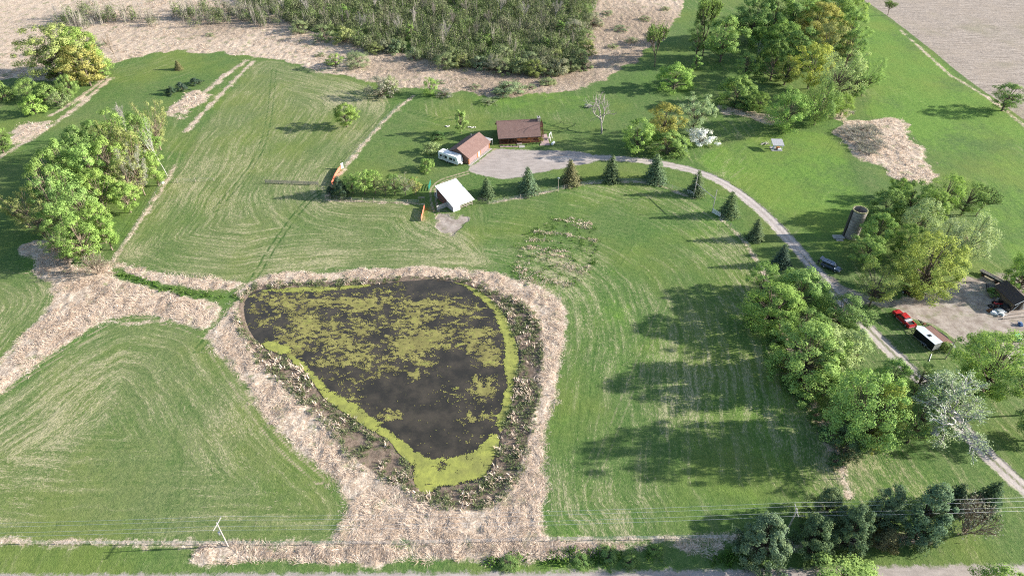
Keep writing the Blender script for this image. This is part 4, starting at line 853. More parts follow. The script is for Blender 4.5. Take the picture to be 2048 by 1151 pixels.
for bx, by in [(600,66),(648,80),(690,84),(735,94),(770,104),(795,104),(893,136),(925,134),(958,136),(990,140),(1012,146),(1040,146),(1068,150),(1096,150),(1120,148),(1142,142),(1160,128),(1170,108),(1172,84),(1186,52),(905,122),(1060,128),(1110,126),(1005,118),(1146,70),(1130,100)]:
    r_ = _tr.random(); T(['wa', 'sb', 'sa'][_k % 3], bx, by, by - 24 - 9 * r_, 32 + 12 * r_, 'rounded grey green willow bush on the rim of the thicket', ['sage', 'sage', 'olive', 'sage', 'grey'][_k % 5], 'willow_shrub', 'shrub', group='willow bushes rimming the thicket'); _k += 1
for bx, by in [(655,52),(700,58),(722,70),(782,60),(803,76),(830,58),(868,44),(905,60),(935,38),(980,60),(1000,34),(1045,48),(1080,62),(752,30),(620,40),(845,30),(955,82),(890,90),(570,30),(1110,40)]:
    r_ = _tr.random(); T('bare', bx, by, by - 38 - 14 * r_, 20 + 8 * r_, 'pale leafless tree standing up out of the thicket', 'grey', 'bare_tree', 'tree', bark='pale' if r_ > .4 else 'grey', group='leafless trees in the thicket')
for bx, by, ty in [(822,84,46),(1120,70,40),(690,40,8),(975,96,66),(1090,100,74)]:
    T('py', bx, by, ty, 22, 'fresh green young poplar rising from the thicket', 'spring', 'poplar_tree', 'tree', group='green poplars in the thicket')
for bx, by, ty, lb in [(282,34,2,'leafless tree in the far brush at upper left'), (116,40,8,'thin leafless tree at the left of the far brush'), (195,24,-8,'leafless tree behind the middle of the far brush')]:
    T('bare', bx, by, ty, 22, lb, 'grey', 'bare_tree', bark='pale')

# ------------------------------------------------------------------ building materials
def shingle_material():
    t = NT('brown_shingles'); p = t.obj(); x, y, z = t.sep(p)
    br = t.n('ShaderNodeTexBrick'); t.put(br.inputs['Vector'], t.vec(x, t.math('MULTIPLY', z, 1.9))); br.inputs['Scale'].default_value = 3.0
    for k, c in (('Color1', (.175, .105, .090, 1)), ('Color2', (.215, .135, .115, 1)), ('Mortar', (.12, .075, .065, 1))): br.inputs[k].default_value = c
    br.inputs['Mortar Size'].default_value = .03
    n = t.noise(p, .8, 4, .7); c = t.mix(t.step(n, .3, .7, 0, .35), br.outputs[0], (.25, .17, .15))
    t.bsdf(c, .92, 0, .2, t.bump(br.outputs['Fac'], .4, .02)); return t.m
def lap_material(name, a, b, freq=6.0, axis=2, bump=.03):
    """siding, logs or ribs: regular courses along one axis"""
    t = NT(name); p = t.obj(); q = t.sep(p)[axis]
    w = t.math('FRACT', t.math('MULTIPLY', q, freq)); prof = t.step(w, .0, .35); prof = t.math('MULTIPLY', prof, t.step(w, 1.0, .75))
    n = t.noise(p, 2.2, 5, .7); c = t.mix(t.step(n, .3, .7), a, b); c = t.mix(t.math('SUBTRACT', 1.0, prof), c, tuple(v * .55 for v in a))
    t.bsdf(c, .75, 0, .25, t.bump(prof, .5, bump)); return t.m
M_SHING = shingle_material(); M_LOG = lap_material('log_wall', (.15, .062, .030), (.22, .095, .048), 3.6, 2, .08); M_SIDE = lap_material('brown_siding', (.20, .115, .085), (.25, .15, .115), 5, 2, .02)
M_STEEL = lap_material('white_ribbed_steel', (.62, .63, .64), (.74, .75, .76), 3.3, 0, .03); M_ROOFW = lap_material('glare_white_ribbed_roof', (.80, .80, .79), (.86, .86, .85), 2.2, 0, .03)  # the roof's white paints sun glare on galvanised metal
M_BROWNST = lap_material('brown_ribbed_steel', (.13, .075, .062), (.16, .095, .08), 3.3, 1, .03)
M_GDOOR = lap_material('garage_door_panel', (.24, .165, .16), (.29, .20, .195), 2.2, 2, .02)
ORANGEW = plain('stained_cedar', (.40, .155, .055), .6, stretch=(1, 1, .15)); WOODD = plain('dark_stained_wood', (.12, .055, .032), .65, stretch=(1, 1, .2)); WOODG = plain('weathered_wood', (.33, .28, .24), .9, stretch=(1, 1, .2), bump=.01)
WHITE = plain('white_paint', (.78, .78, .77), .45, var=.06); GLASS = plain('dark_glass', (.020, .026, .034), .08, 0, .8, var=.1); GLASSB = plain('window_glass', (.05, .07, .09), .06, 0, .9)
STONE = plain('chimney_stone', (.36, .29, .25), .9, scale=4, var=.35, bump=.05); PAVER = plain('pink_pavers', (.40, .29, .265), .9, scale=5, var=.2, bump=.02); METAL = plain('galvanised_metal', (.55, .57, .58), .4, .7, .5); BLACKM = plain('black_metal', (.022, .022, .024), .5, .2, .4)
TYRE = plain('tyre_rubber', (.018, .018, .018), .85); CHROME = plain('chrome', (.75, .76, .78), .18, 1.0, .6, var=.05); CONC = plain('concrete', (.36, .34, .31), .9, var=.25, bump=.02, scale=1.5); GREENP = plain('green_paint', (.03, .22, .15), .5); RUST = plain('rusty_iron', (.16, .075, .04), .85, var=.35)
ORNET = plain('orange_mesh', (.72, .17, .10), .7, var=.1); REDP = plain('red_paint', (.46, .022, .028), .28, 0, .5, var=.08, coat=.6); BLACKP = plain('black_paint_sky_tint', (.075, .10, .145), .22, .6, .6, var=.1, coat=.8); GREYROOF = plain('grey_metal_roof', (.44, .43, .43), .5, .2)  # black car paint carries the sky's blue reflection in its base colour
def gz(x, y): return float(ground_z(np.array([float(x)]), np.array([float(y)]))[0])
def wheel(parent, x, y, r=.38, w=.26, rim_mat=CHROME, axis='y'):
    t = MB().cyl((x, y - w / 2, r), (x, y + w / 2, r), r, n=18).build('wheel', TYRE, parent)
    for s in (-1, 1):
        m = MB(); m.cyl((x, y + s * (w / 2 - .01), r), (x, y + s * (w / 2 + .015), r), r * .62, r * .56, n=14); m.cyl((x, y + s * (w / 2 + .01), r), (x, y + s * (w / 2 + .03), r), r * .16, n=8)
        m.build('rim', rim_mat, t)

# ---- log house with porch
hx, hy = G(999, 289.5); HA = math.radians(7.0)
house = thing('log_house', 'brown log house with long shingle roof, front porch and stone chimney', 'house', (hx, hy, 0), HA)
HL, PD, HD, HW, HR = 13.5, 2.1, 10.2, 2.55, 6.1      # length, porch depth, total depth, eave and ridge height
b = MB(); b.prism([(PD, .35), (HD, .35), (HD, HW + .05), (HD / 2, HR - .30), (PD, HW + (HR - HW) * PD / (HD / 2) - .12)], 0, .15, HL - .15); b.build('wall', M_LOG, house)
b = MB()
for y0, z0, y1, z1 in ((-.35, HW - .22, HD / 2, HR), (HD + .35, HW - .22, HD / 2, HR)):
    s = 1 if y0 < y1 else -1
    q = [(-.45, y0, z0), (HL + .45, y0, z0), (HL + .45, y1, z1), (-.45, y1, z1)]
    b.slab(q if s > 0 else q[::-1], .20)
roof = b.build('roof', M_SHING, house)
MB().bar((-.47, -.36, HW - .27), (HL + .47, -.36, HW - .27), .06, .16).build('gutter', BLACKM, roof); MB().box(-.46, HL + .46, HD / 2 - .12, HD / 2 + .12, HR - .03, HR + .05).build('ridge_cap', M_SHING, roof)
b = MB(); b.box(HL - .15, HL + .75, 4.2, 5.7, 0, HR + .55); ch = b.build('chimney', STONE, house); MB().box(HL - .25, HL + .85, 4.1, 5.8, HR + .55, HR + .72).build('chimney_cap', CONC, ch); MB().cyl((HL + .3, 4.95, HR + .72), (HL + .3, 4.95, HR + 1.1), .16).build('flue', BLACKM, ch)
MB().box(0, HL, -.05, PD, 0, .34).build('porch_floor', WOODD, house)
for x in (.1, 2.8, 5.6, 7.5, 10.3, 13.2): MB().box(x, x + .2, .02, .22, .34, HW - .28).build('porch_post', WOODD if x < 9 else ORANGEW, house)
for x0, x1 in ((.3, 2.8), (3.0, 5.6), (7.7, 10.3), (10.5, 13.2)):
    m = MB(); m.box(x0, x1, .08, .16, 1.12, 1.2); m.box(x0, x1, .08, .16, .46, .52)
    for k in range(int((x1 - x0) / .22)): m.box(x0 + .1 + k * .22, x0 + .15 + k * .22, .1, .14, .52, 1.12)
    m.build('railing', WOODD, house)
for k in range(2): MB().box(5.8, 7.5, -.4 - .3 * k, -.07 - .3 * k, 0, .24 - .12 * k).build('step', WOODG, house)
d_ = MB().box(6.2, 7.15, PD - .05, PD - .005, .36, 2.4).build('door', ORANGEW, house); MB().box(7.0, 7.06, PD - .10, PD - .05, 1.3, 1.4).build('handle', CHROME, d_)
for x0, x1 in ((1.2, 2.6), (3.4, 5.0), (8.2, 9.6), (11.0, 12.6)):
    w_ = MB().box(x0, x1, PD - .05, PD - .004, 1.1, 2.3).build('window', WHITE if x0 > 8 else ORANGEW, house); MB().box(x0 + .1, x1 - .1, PD - .07, PD - .05, 1.2, 2.2).build('pane', GLASS, w_)
MB().box(9.75, 10.8, PD - .04, PD - .003, .4, 2.3).build('cedar_panel', ORANGEW, house)
for s, x in ((-1, .15), (1, HL - .15)):
    w_ = MB().box(min(x, x + s * .05), max(x, x + s * .05), 6.2, 7.6, 1.2, 2.4).build('window', ORANGEW, house); MB().box(min(x, x + s * .07), max(x, x + s * .07), 6.3, 7.5, 1.3, 2.3).build('pane', GLASS, w_)
# balcony and stair on the chimney end
dk = MB().box(HL + .9, HL + 2.1, 5.9, 10.0, 2.55, 2.70).build('deck', WOODD, house)
for x, y in ((HL + 1.0, 6.0), (HL + 2.0, 6.0), (HL + 1.0, 9.9), (HL + 2.0, 9.9)): MB().box(x - .07, x + .07, y - .07, y + .07, 0, 2.55).build('deck_post', WOODD, dk)
m = MB(); m.box(HL + 2.02, HL + 2.1, 5.9, 10.0, 3.5, 3.6)
for k in range(16): m.box(HL + 2.04, HL + 2.08, 5.95 + k * .26, 6.0 + k * .26, 2.7, 3.5)
m.build('deck_rail', WOODD, dk)
m = MB()
for k in range(11): m.box(HL + 1.0, HL + 1.9, 5.85 - k * .25, 6.1 - k * .25, 2.5 - k * .23, 2.55 - k * .23)
m.bar((HL + 1.95, 6.0, 2.5), (HL + 1.95, 3.3, .1), .06, .2); m.bar((HL + 1.95, 6.0, 3.4), (HL + 1.95, 3.3, 1.0), .05, .08); m.build('stair', WOODD, house)
# flower bed edging and bushes at the porch
for k, (px, py) in enumerate([(1004,292),(1012,292.5),(1020,291.5),(1026,292.5),(1034,292),(1053,290),(1061,288.6),(1068,288),(1074,287.5),(1081,287)]):
    x, y = G(px, py); lb = 'tiny dark shrub in the flower bed along the house porch'; put_tree('sc', x, y, .55, .38, 'porch_shrub', lb, 'shrub', 'dark', group='small shrubs along the porch')
x, y = G(1083, 281.5); put_tree('sc', x, y, 1.2, .8, 'porch_shrub', 'tawny dry shrub at the right end of the porch', 'shrub', 'tawny')
pat = MB(); c_ = [(*G(*p), 0) for p in [(1079.5,291.5),(1100,290.5),(1093,268),(1085,269.5)]]; pat.slab([(p[0], p[1], .10) for p in c_], .25); tag(pat.build('patio', PAVER), kind='structure')
bed = MB(); c_ = [(*G(*p), 0) for p in [(1000,294.6),(1037,294.2),(1036.5,291.2),(1000,291)]]; bed.slab([(p[0], p[1], .09) for p in c_], .25); tag(bed.build('flower_bed', PAVER), kind='structure')
wk = MB(); c_ = [(*G(*p), 0) for p in [(1038.5,296),(1050,295),(1049,290.6),(1038,291)]]; wk.slab([(p[0], p[1], .12) for p in c_], .3); tag(wk.build('front_walk', CONC), kind='structure')

# ---- garage
gx0, gy0 = G(937.4, 328.7); GA = math.radians(59.4); GLn, GW, GE, GR_ = 12.3, 8.0, 2.55, 4.75
gar = thing('garage', 'long brown garage with two wide doors and shingle gable roof', 'garage', (gx0, gy0, 0), GA)
b = MB(); b.prism([(0, 0), (GW, 0), (GW, GE), (GW / 2, GR_ - .18), (0, GE)], 0, .0, GLn); b.build('wall', M_SIDE, gar)
b = MB()
for y0, s in ((-.45, 1), (GW + .45, -1)):
    z0 = GE - .45 * (GR_ - GE) / (GW / 2) + .05; q = [(-.4, y0, z0), (GLn + .4, y0, z0), (GLn + .4, GW / 2, GR_), (-.4, GW / 2, GR_)]
    b.slab(q if s > 0 else q[::-1], .16)
gr = b.build('roof', M_SHING, gar); MB().box(-.41, GLn + .41, GW / 2 - .1, GW / 2 + .1, GR_ - .03, GR_ + .05).build('ridge_cap', M_SHING, gr); MB().cyl((10.2, 5.6, 3.6), (10.2, 5.6, 4.9), .12).build('vent_pipe', METAL, gr)
for x0, x1 in ((.45, 4.9), (7.2, 11.9)):
    g_ = MB().box(x0, x1, -.05, -.004, .05, 2.25).build('garage_door', M_GDOOR, gar)
    for k in range(4): MB().box(x0 + .03, x1 - .03, -.075, -.05, .10 + k * .54, .56 + k * .54).build('door_panel', M_GDOOR, g_)
d_ = MB().box(5.75, 6.65, -.05, -.004, .05, 2.15).build('side_door', WHITE, gar); MB().box(5.95, 6.45, -.065, -.05, 1.2, 1.95).build('pane', GLASS, d_)
for x in (.0, 5.0, 6.8, 12.0): MB().box(x - .01, x + .32, -.10, .02, .0, GE - .05).build('corner_post', ORANGEW, gar)
b = MB(); b.slab([(GLn - .2, .3, 2.45), (GLn + 2.8, .3, 2.2), (GLn + 2.8, 5.4, 2.2), (GLn - .2, 5.4, 2.45)], .12); lt = b.build('lean_to', GREYROOF, gar)
for y in (.45, 5.25): MB().box(GLn + 2.55, GLn + 2.7, y - .07, y + .07, 0, 2.1).build('post', WHITE, lt)
MB().box(-.7, GLn + .4, -1.0, -.12, 0, .06).build('apron', CONC, gar)
MB().bar((-.1, GW - .6, 2.3), (-.1, GW - .1, 3.4), .06).bar((-.1, GW - .1, 3.35), (-.9, GW - .1, 3.2), .06).build('yard_light_bracket', METAL, gar)

# ---- camper trailer
rv = thing('camper_trailer', 'long white camper trailer with slanted nose parked beside the garage', 'camper', (-19.55, 195.15, 0), math.radians(-33.6))
b = MB(); b.prism([(-4.1, .55), (3.5, .55), (4.05, 1.15), (3.35, 3.1), (-3.95, 3.1), (-4.15, 2.7)], 1, -1.22, 1.22); body = b.build('body', WHITE, rv)
for x0, x1, z0, z1 in ((-3.5, -2.6, 1.6, 2.3), (-1.6, -.6, 1.5, 2.4), (.3, 1.6, 1.5, 2.3), (1.9, 2.6, 1.5, 2.3)):
    for s in (-1, 1): MB().box(x0, x1, min(s * 1.215, s * 1.245), max(s * 1.215, s * 1.245), z0, z1).build('window', GLASS, rv)
d_ = MB().box(-2.4, -1.75, -1.25, -1.215, .65, 2.55).build('door', plain('grey_panel', (.55, .56, .57), .5, var=.05), rv); MB().box(-2.25, -1.9, -1.262, -1.25, 1.7, 2.3).build('pane', GLASS, d_)
for z in (.95, 1.3): MB().box(-4.0, 3.4, -1.232, -1.215, z, z + .09).build('stripe', plain('dark_stripe', (.06, .07, .09), .5), rv)
for x in (-.85, .05):
    for y in (-1.08, 1.08): wheel(rv, x, y, .34, .22, METAL)
MB().box(-.55, .25, -.35, .4, 3.1, 3.36).build('air_conditioner', WHITE, rv)
for x in (-2.6, 1.6, 2.2, 2.7): MB().box(x, x + .38, -.2, .2, 3.1, 3.22).build('roof_vent', plain('grey_plastic', (.25, .26, .27), .6), rv)
b = MB(); b.bar((3.4, .75, .55), (4.9, 0, .5), .1); b.bar((3.4, -.75, .55), (4.9, 0, .5), .1); b.cyl((4.85, 0, .0), (4.85, 0, .9), .05); b.build('hitch', BLACKM, rv)
for y in (-.22, .22): MB().cyl((4.25, y, .55), (4.25, y, 1.1), .16, n=10).build('gas_bottle', WHITE, rv)

# ---- pole shed with a glare-white roof
sx, sy = G(907, 424); SA = math.radians(36); SWd, SDp, SF, SB_ = 6.6, 9.0, 2.0, 4.1
shed = thing('pole_shed', 'open pole shed with sloping steel roof in painted white glare near the pasture', 'shed', (sx, sy, 0), SA)
MB().slab([(-.25, -.45, SF - .08), (SWd + .45, -.45, SF - .08), (SWd + .45, SDp + .4, SB_ + .12), (-.25, SDp + .4, SB_ + .12)], .10).build('roof', M_ROOFW, shed)
hz_ = lambda y: SF + (SB_ - SF) * y / SDp - .06
MB().prism([(0, 0), (3.6, 0), (3.6, hz_(3.6)), (0, hz_(0))], 0, .0, .06).build('side_wall', M_STEEL, shed)
MB().prism([(3.6, 0), (SDp, 0), (SDp, hz_(SDp)), (3.6, hz_(3.6))], 0, .01, .07).build('side_wall', M_BROWNST, shed); MB().prism([(2.6, 0), (SDp, 0), (SDp, hz_(SDp)), (2.6, hz_(2.6))], 0, SWd - .07, SWd).build('side_wall', M_BROWNST, shed)
MB().box(.06, SWd - .08, SDp - .07, SDp, 0, hz_(SDp) - .03).build('back_wall', M_BROWNST, shed); MB().box(.06, 2.3, .0, .06, 0, SF - .12).build('front_wall', M_STEEL, shed)
for x in (2.4, 4.5, 6.4): MB().box(x, x + .15, .0, .15, 0, SF - .1).build('post', WOODG, shed)
MB().box(2.55, 6.4, .02, .08, 1.0, 1.18).build('rail', WOODG, shed); MB().box(2.55, 6.4, .02, .08, .5, .66).build('rail', WOODG, shed)
MB().box(-3.4, -.02, 3.5, 3.58, 0, 1.5).build('wing_wall', plain('grey_boards', (.40, .39, .38), .85, stretch=(3, 1, .4)), shed); MB().box(.02, .1, 8.9, 9.3, 0, 4.0).build('corner_board', WHITE, shed)
tk = MB(); tk.cyl((0, 0, 0), (0, 0, .6), 1.0, n=20, caps=False).cyl((0, 0, 0), (0, 0, .12), .98, n=20); x, y = G(876, 391); o = tk.build('stock_tank', METAL); o.location = (x, y, 0); tag(o, 'round galvanised stock tank in the shade left of the white-roofed shed', 'tank')

# ---- picnic shelter with things stored under it
px_, py_ = G(1545, 301.7)
pav = thing('picnic_shelter', 'small grey flat-roofed shelter alone on the lawn', 'shelter', (px_, py_, 0), math.radians(-2))
MB().slab([(-.35, -.4, 2.15), (3.3, -.4, 2.15), (3.3, 3.2, 2.75), (-.35, 3.2, 2.75)], .14).build('roof', GREYROOF, pav)
for x in (.0, 2.9):
    for y, h in ((0, 2.08), (2.8, 2.55)):
        MB().box(x, x + .14, y, y + .14, 0, h).build('post', WHITE, pav)
for x, s in ((.14, 1), (2.9, -1)): MB().bar((x, .07, 1.4), (x + s * .5, .07, 2.0), .09).build('brace', WHITE, pav)
MB().box(-.3, 3.2, -.2, 3.0, -.1, .06).build('floor', CONC, pav)
o = MB().box(0, 1.1, 0, .6, 0, .75).box(.1, 1.0, .05, .55, .75, .82).build('cupboard', ORANGEW); o.location = (px_ + 1.5, py_ + .9, .06); tag(o, 'orange wooden cupboard stored under the grey shelter', 'cupboard')
o = MB().box(0, 1.2, 0, .8, .0, .35).box(.1, 1.1, .1, .7, .35, .5).build('white_crate', WHITE); o.location = (px_ + 1.8, py_ + .15, .06); tag(o, 'white crate at the front of the grey shelter', 'crate')
o = MB().cyl((0, 0, 0), (0, 0, .9), .3, n=14).cyl((0, 0, .9), (0, 0, .95), .25, n=14).build('barrel', plain('blue_plastic', (.07, .14, .3), .5)); o.location = (px_ + .7, py_ + 1.6, .06); tag(o, 'blue barrel at the back of the grey shelter', 'barrel')

# ---- concrete silo without a roof
s0 = G(1701, 472); sh = height_at(1701, 472, 419)
silo = thing('silo', 'roofless grey concrete stave silo beside the drive', 'silo', (s0[0], s0[1], 0), 0)
b = MB(); n = 28; R_, r_ = 1.92, 1.74
V = []
for rr, z in ((R_, 0), (R_, sh), (r_, sh), (r_, .05)):
    for i in range(n): a = 2 * math.pi * i / n; V.append((rr * math.cos(a), rr * math.sin(a), z))
F = []
for k in range(3):
    for i in range(n): F.append((k * n + i, k * n + (i + 1) % n, (k + 1) * n + (i + 1) % n, (k + 1) * n + i))
F.append(tuple(range(4 * n - 1, 3 * n - 1, -1))); b.add(V, F); b.build('stave_wall', plain('silo_concrete', (.27, .245, .225), .9, var=.3, scale=.8, bump=.03), silo, recalc=False)
for k in range(10):
    h_ = MB(); z = .4 + k * (sh - .6) / 9; h_.cyl((0, 0, z), (0, 0, z + .07), R_ + .03, n=28, caps=False); h_.build('hoop', plain('rusty_hoop', (.17, .14, .125), .8), silo)
b = MB(); V = []
for rr, z in ((R_ + .07, sh - .25), (R_ + .07, sh + .07), (r_ - .04, sh + .07), (r_ - .04, sh - .1)):
    for i in range(n): a = 2 * math.pi * i / n; V.append((rr * math.cos(a), rr * math.sin(a), z + .05 * math.sin(i * 2.7)))
b.add(V, [(k * n + i, k * n + (i + 1) % n, (k + 1) * n + (i + 1) % n, (k + 1) * n + i) for k in range(3) for i in range(n)]); b.build('mossy_rim', plain('mossy_concrete', (.24, .23, .12), .95, var=.3), silo, recalc=False)
b = MB(); b.box(-R_ - .35, -R_ + .05, -.35, .35, 0, sh - .3); b.build('chute', plain('dark_chute', (.06, .055, .05), .8), silo)
o = MB().box(-1.6, 1.4, -.9, .8, -.1, .25).box(-1.2, .6, -1.9, -1.0, -.1, .18).build('foundation_slab', CONC); x, y = G(1696, 478); o.location = (x - 2.2, y + .9, 0); tag(o, 'broken concrete slab at the left foot of the silo', 'slab')

# ---- vehicles
def side_glass(par, x0, x1, zb, zt, wb, wt, zb0, zt0, mat=GLASS, k0=0, k1=0):
    """a side window lying on the tapering cabin side, both sides"""
    f = lambda z: wb + (wt - wb) * (z - zb0) / (zt0 - zb0)
    for s in (-1, 1):
        q = [(x0, s * f(zb)), (x1, s * f(zb)), (x1 - k1, s * f(zt)), (x0 + k0, s * f(zt))]; zsq = (zb, zb, zt, zt)
        inn = [(p[0], p[1] - s * .02, z) for p, z in zip(q, zsq)]; out = [(p[0], p[1] + s * .012, z) for p, z in zip(q, zsq)]
        MB().add(inn + out, [(0, 1, 2, 3), (7, 6, 5, 4), (0, 4, 5, 1), (1, 5, 6, 2), (2, 6, 7, 3), (3, 7, 4, 0)]).build('window', mat, par)
x, y = (G(1640.6, 530.6) + G(1678.8, 547)) / 2
suv = thing('black_suv', 'black SUV with raised tailgate parked on the drive', 'suv', (x + .3, y + .35, 0), math.radians(-45))
b = MB(); b.loft([(-2.5, .86, .88, .42, 1.05), (-2.42, .93, .95, .34, 1.12), (-.2, .95, .97, .32, 1.12), (1.0, .95, .96, .32, 1.10), (2.1, .93, .93, .34, 1.04), (2.45, .86, .88, .42, .92)], .10); body = b.build('body', BLACKP, suv)
b = MB(); b.loft([(-2.35, .92, .78, 1.10, 1.78), (-2.1, .94, .80, 1.10, 1.84), (.2, .94, .80, 1.10, 1.84), (.55, .94, .78, 1.10, 1.80), (1.25, .93, .80, 1.07, 1.13)], .08); b.build('cabin', BLACKP, suv)
for x0, x1, k0, k1 in ((-2.15, -1.25, .05, .02), (-1.12, -.25, .02, .03), (-.12, .95, .03, .40)): side_glass(suv, x0, x1, 1.20, 1.70, .94, .80, 1.10, 1.84, GLASS, k0, k1)
MB().add([(.64, -.70, 1.76), (.64, .70, 1.76), (1.22, .78, 1.16), (1.22, -.78, 1.16), (.66, -.70, 1.78), (.66, .70, 1.78), (1.25, .78, 1.18), (1.25, -.78, 1.18)], [(0, 1, 2, 3), (7, 6, 5, 4), (0, 4, 5, 1), (1, 5, 6, 2), (2, 6, 7, 3), (3, 7, 4, 0)]).build('windscreen', GLASSB, suv)
for yy in (-.66, .66): MB().bar((-1.9, yy, 1.90), (.3, yy, 1.90), .05, .06).build('roof_rail', CHROME, suv)
for xx in (-1.3, -.4): MB().bar((xx, -.66, 1.92), (xx, .66, 1.92), .05, .04).build('cross_bar', BLACKM, suv)
tg = MB().add([(-2.33, -.74, 1.80), (-2.33, .74, 1.80), (-3.15, .78, 2.02), (-3.15, -.78, 2.02), (-2.33, -.74, 1.86), (-2.33, .74, 1.86), (-3.15, .78, 2.10), (-3.15, -.78, 2.10)], [(0, 1, 2, 3), (7, 6, 5, 4), (0, 4, 5, 1), (1, 5, 6, 2), (2, 6, 7, 3), (3, 7, 4, 0)]).build('tailgate', BLACKP, suv)
MB().add([(-2.5, -.62, 1.905), (-2.5, .62, 1.905), (-2.95, .62, 2.03), (-2.95, -.62, 2.03), (-2.5, -.62, 1.93), (-2.5, .62, 1.93), (-2.95, .62, 2.055), (-2.95, -.62, 2.055)], [(0, 1, 2, 3), (7, 6, 5, 4), (0, 4, 5, 1), (1, 5, 6, 2), (2, 6, 7, 3), (3, 7, 4, 0)]).build('rear_window', GLASSB, tg)
for yy in (-.68, .68): MB().box(2.36, 2.48, yy - .18, yy + .18, .72, .88).build('headlight', CHROME, suv); MB().box(-2.52, -2.42, yy - .12, yy + .12, .75, 1.1).build('tail_light', REDP, suv)
MB().box(2.42, 2.52, -.75, .75, .40, .56).build('bumper', CHROME, suv); MB().box(2.40, 2.47, -.45, .45, .66, .86).build('grille', CHROME, suv)
for xx in (-1.5, 1.5):
    for yy in (-.86, .86): wheel(suv, xx, yy, .39, .26)
for s in (-1, 1): MB().box(.72, .92, min(s * .96, s * 1.12), max(s * .96, s * 1.12), 1.14, 1.30).build('mirror', BLACKP, suv)

pk = thing('red_pickup', 'bright red crew cab pickup with silver toolbox hitched to the trailer', 'pickup', (91.75, 119.25, 0), math.radians(105))
b = MB(); b.loft([(-2.9, .92, .94, .50, 1.12), (-2.8, .96, .97, .40, 1.16), (-.95, .97, .98, .40, 1.18), (.9, .97, .98, .40, 1.18), (1.3, .97, .96, .40, 1.20), (2.7, .95, .93, .42, 1.14), (2.95, .88, .86, .50, 1.0)], .09)
body = b.build('body', REDP, pk)
b = MB(); b.loft([(-.90, .95, .78, 1.15, 1.86), (-.70, .95, .80, 1.15, 1.90), (.55, .95, .80, 1.15, 1.90), (.85, .95, .78, 1.15, 1.86), (1.45, .94, .80, 1.13, 1.19)], .09); b.build('cab', REDP, pk)
for x0, x1, k0, k1 in ((-.72, .05, .08, .02), (.18, 1.15, .02, .36)): side_glass(pk, x0, x1, 1.25, 1.76, .95, .80, 1.15, 1.90, GLASS, k0, k1)
MB().add([(.92, -.70, 1.82), (.92, .70, 1.82), (1.42, .78, 1.22), (1.42, -.78, 1.22), (.94, -.70, 1.84), (.94, .70, 1.84), (1.45, .78, 1.24), (1.45, -.78, 1.24)], [(0, 1, 2, 3), (7, 6, 5, 4), (0, 4, 5, 1), (1, 5, 6, 2), (2, 6, 7, 3), (3, 7, 4, 0)]).build('windscreen', GLASSB, pk)
MB().add([(-.96, -.68, 1.25), (-.96, .68, 1.25), (-.93, .66, 1.76), (-.93, -.66, 1.76), (-.92, -.68, 1.25), (-.92, .68, 1.25), (-.89, .66, 1.76), (-.89, -.66, 1.76)], [(0, 1, 2, 3), (7, 6, 5, 4), (0, 4, 5, 1), (1, 5, 6, 2), (2, 6, 7, 3), (3, 7, 4, 0)]).build('rear_window', GLASS, pk)
MB().box(-2.72, -1.62, -.78, .78, 1.165, 1.20).build('bed_floor', plain('bed_liner', (.02, .022, .025), .7), pk)
for s in (-1, 1): MB().box(-2.78, -.95, min(s * .79, s * .95), max(s * .79, s * .95), 1.16, 1.34).build('bed_rail', REDP, pk)
MB().box(-2.90, -2.74, -.93, .93, 1.1, 1.34).build('tailgate', REDP, pk)
tb = MB().box(-1.60, -1.02, -.88, .88, 1.2, 1.52).build('toolbox', plain('silver_checker', (.68, .70, .72), .4, .3), pk); MB().box(-1.32, -1.30, -.88, .88, 1.52, 1.535).build('lid_seam', BLACKM, tb)
for yy in (-.72, .72): MB().box(2.84, 2.98, yy - .15, yy + .15, .78, .96).build('headlight', CHROME, pk); MB().box(-2.94, -2.84, yy - .16 + .2 * (1 if yy > 0 else -1), yy + .0 + .2 * (1 if yy > 0 else -1) + .04, .8, 1.1).build('tail_light', REDP, pk)
MB().box(2.9, 3.02, -.9, .9, .45, .66).build('bumper', CHROME, pk); MB().box(-3.05, -2.9, -.9, .9, .45, .64).build('bumper', CHROME, pk)
for s in (-1, 1): MB().box(-.9, 1.2, min(s * .97, s * 1.1), max(s * .97, s * 1.1), .36, .44).build('running_board', METAL, pk); MB().box(1.0, 1.2, min(s * .97, s * 1.18), max(s * .97, s * 1.18), 1.2, 1.42).build('mirror', BLACKM, pk)
for xx in (-1.85, 1.85):
    for yy in (-.88, .88): wheel(pk, xx, yy, .41, .28)

et = thing('enclosed_trailer', 'black enclosed cargo trailer with shiny white roof behind the red pickup', 'trailer', (93.45, 111.75, 0), math.radians(110))
b = MB(); b.prism([(-2.75, -1.08), (2.6, -1.08), (3.35, 0), (2.6, 1.08), (-2.75, 1.08)], 2, .50, 2.50); b.build('box', plain('black_panel', (.012, .013, .015), .3, var=.15), et)
b = MB(); b.prism([(-2.80, -1.12), (2.62, -1.12), (3.42, 0), (2.62, 1.12), (-2.80, 1.12)], 2, 2.503, 2.58); rf = b.build('roof', plain('shiny_roof_sheet', (.74, .78, .82), .30, .35, .5, var=.08, scale=1.2, bump=.01), et); MB().box(-.55, .15, -.35, .35, 2.58, 2.68).build('roof_vent', BLACKM, rf)
for s in (-1, 1):
    MB().box(-2.75, 2.6, min(s * 1.08, s * 1.10), max(s * 1.08, s * 1.10), .46, .56).build('trim', METAL, et)
    MB().box(-1.35, .35, min(s * 1.08, s * 1.30), max(s * 1.08, s * 1.30), .76, .82).build('fender', METAL, et)
    for xx in (-.95, -.05): wheel(et, xx, s * 1.17, .34, .2)
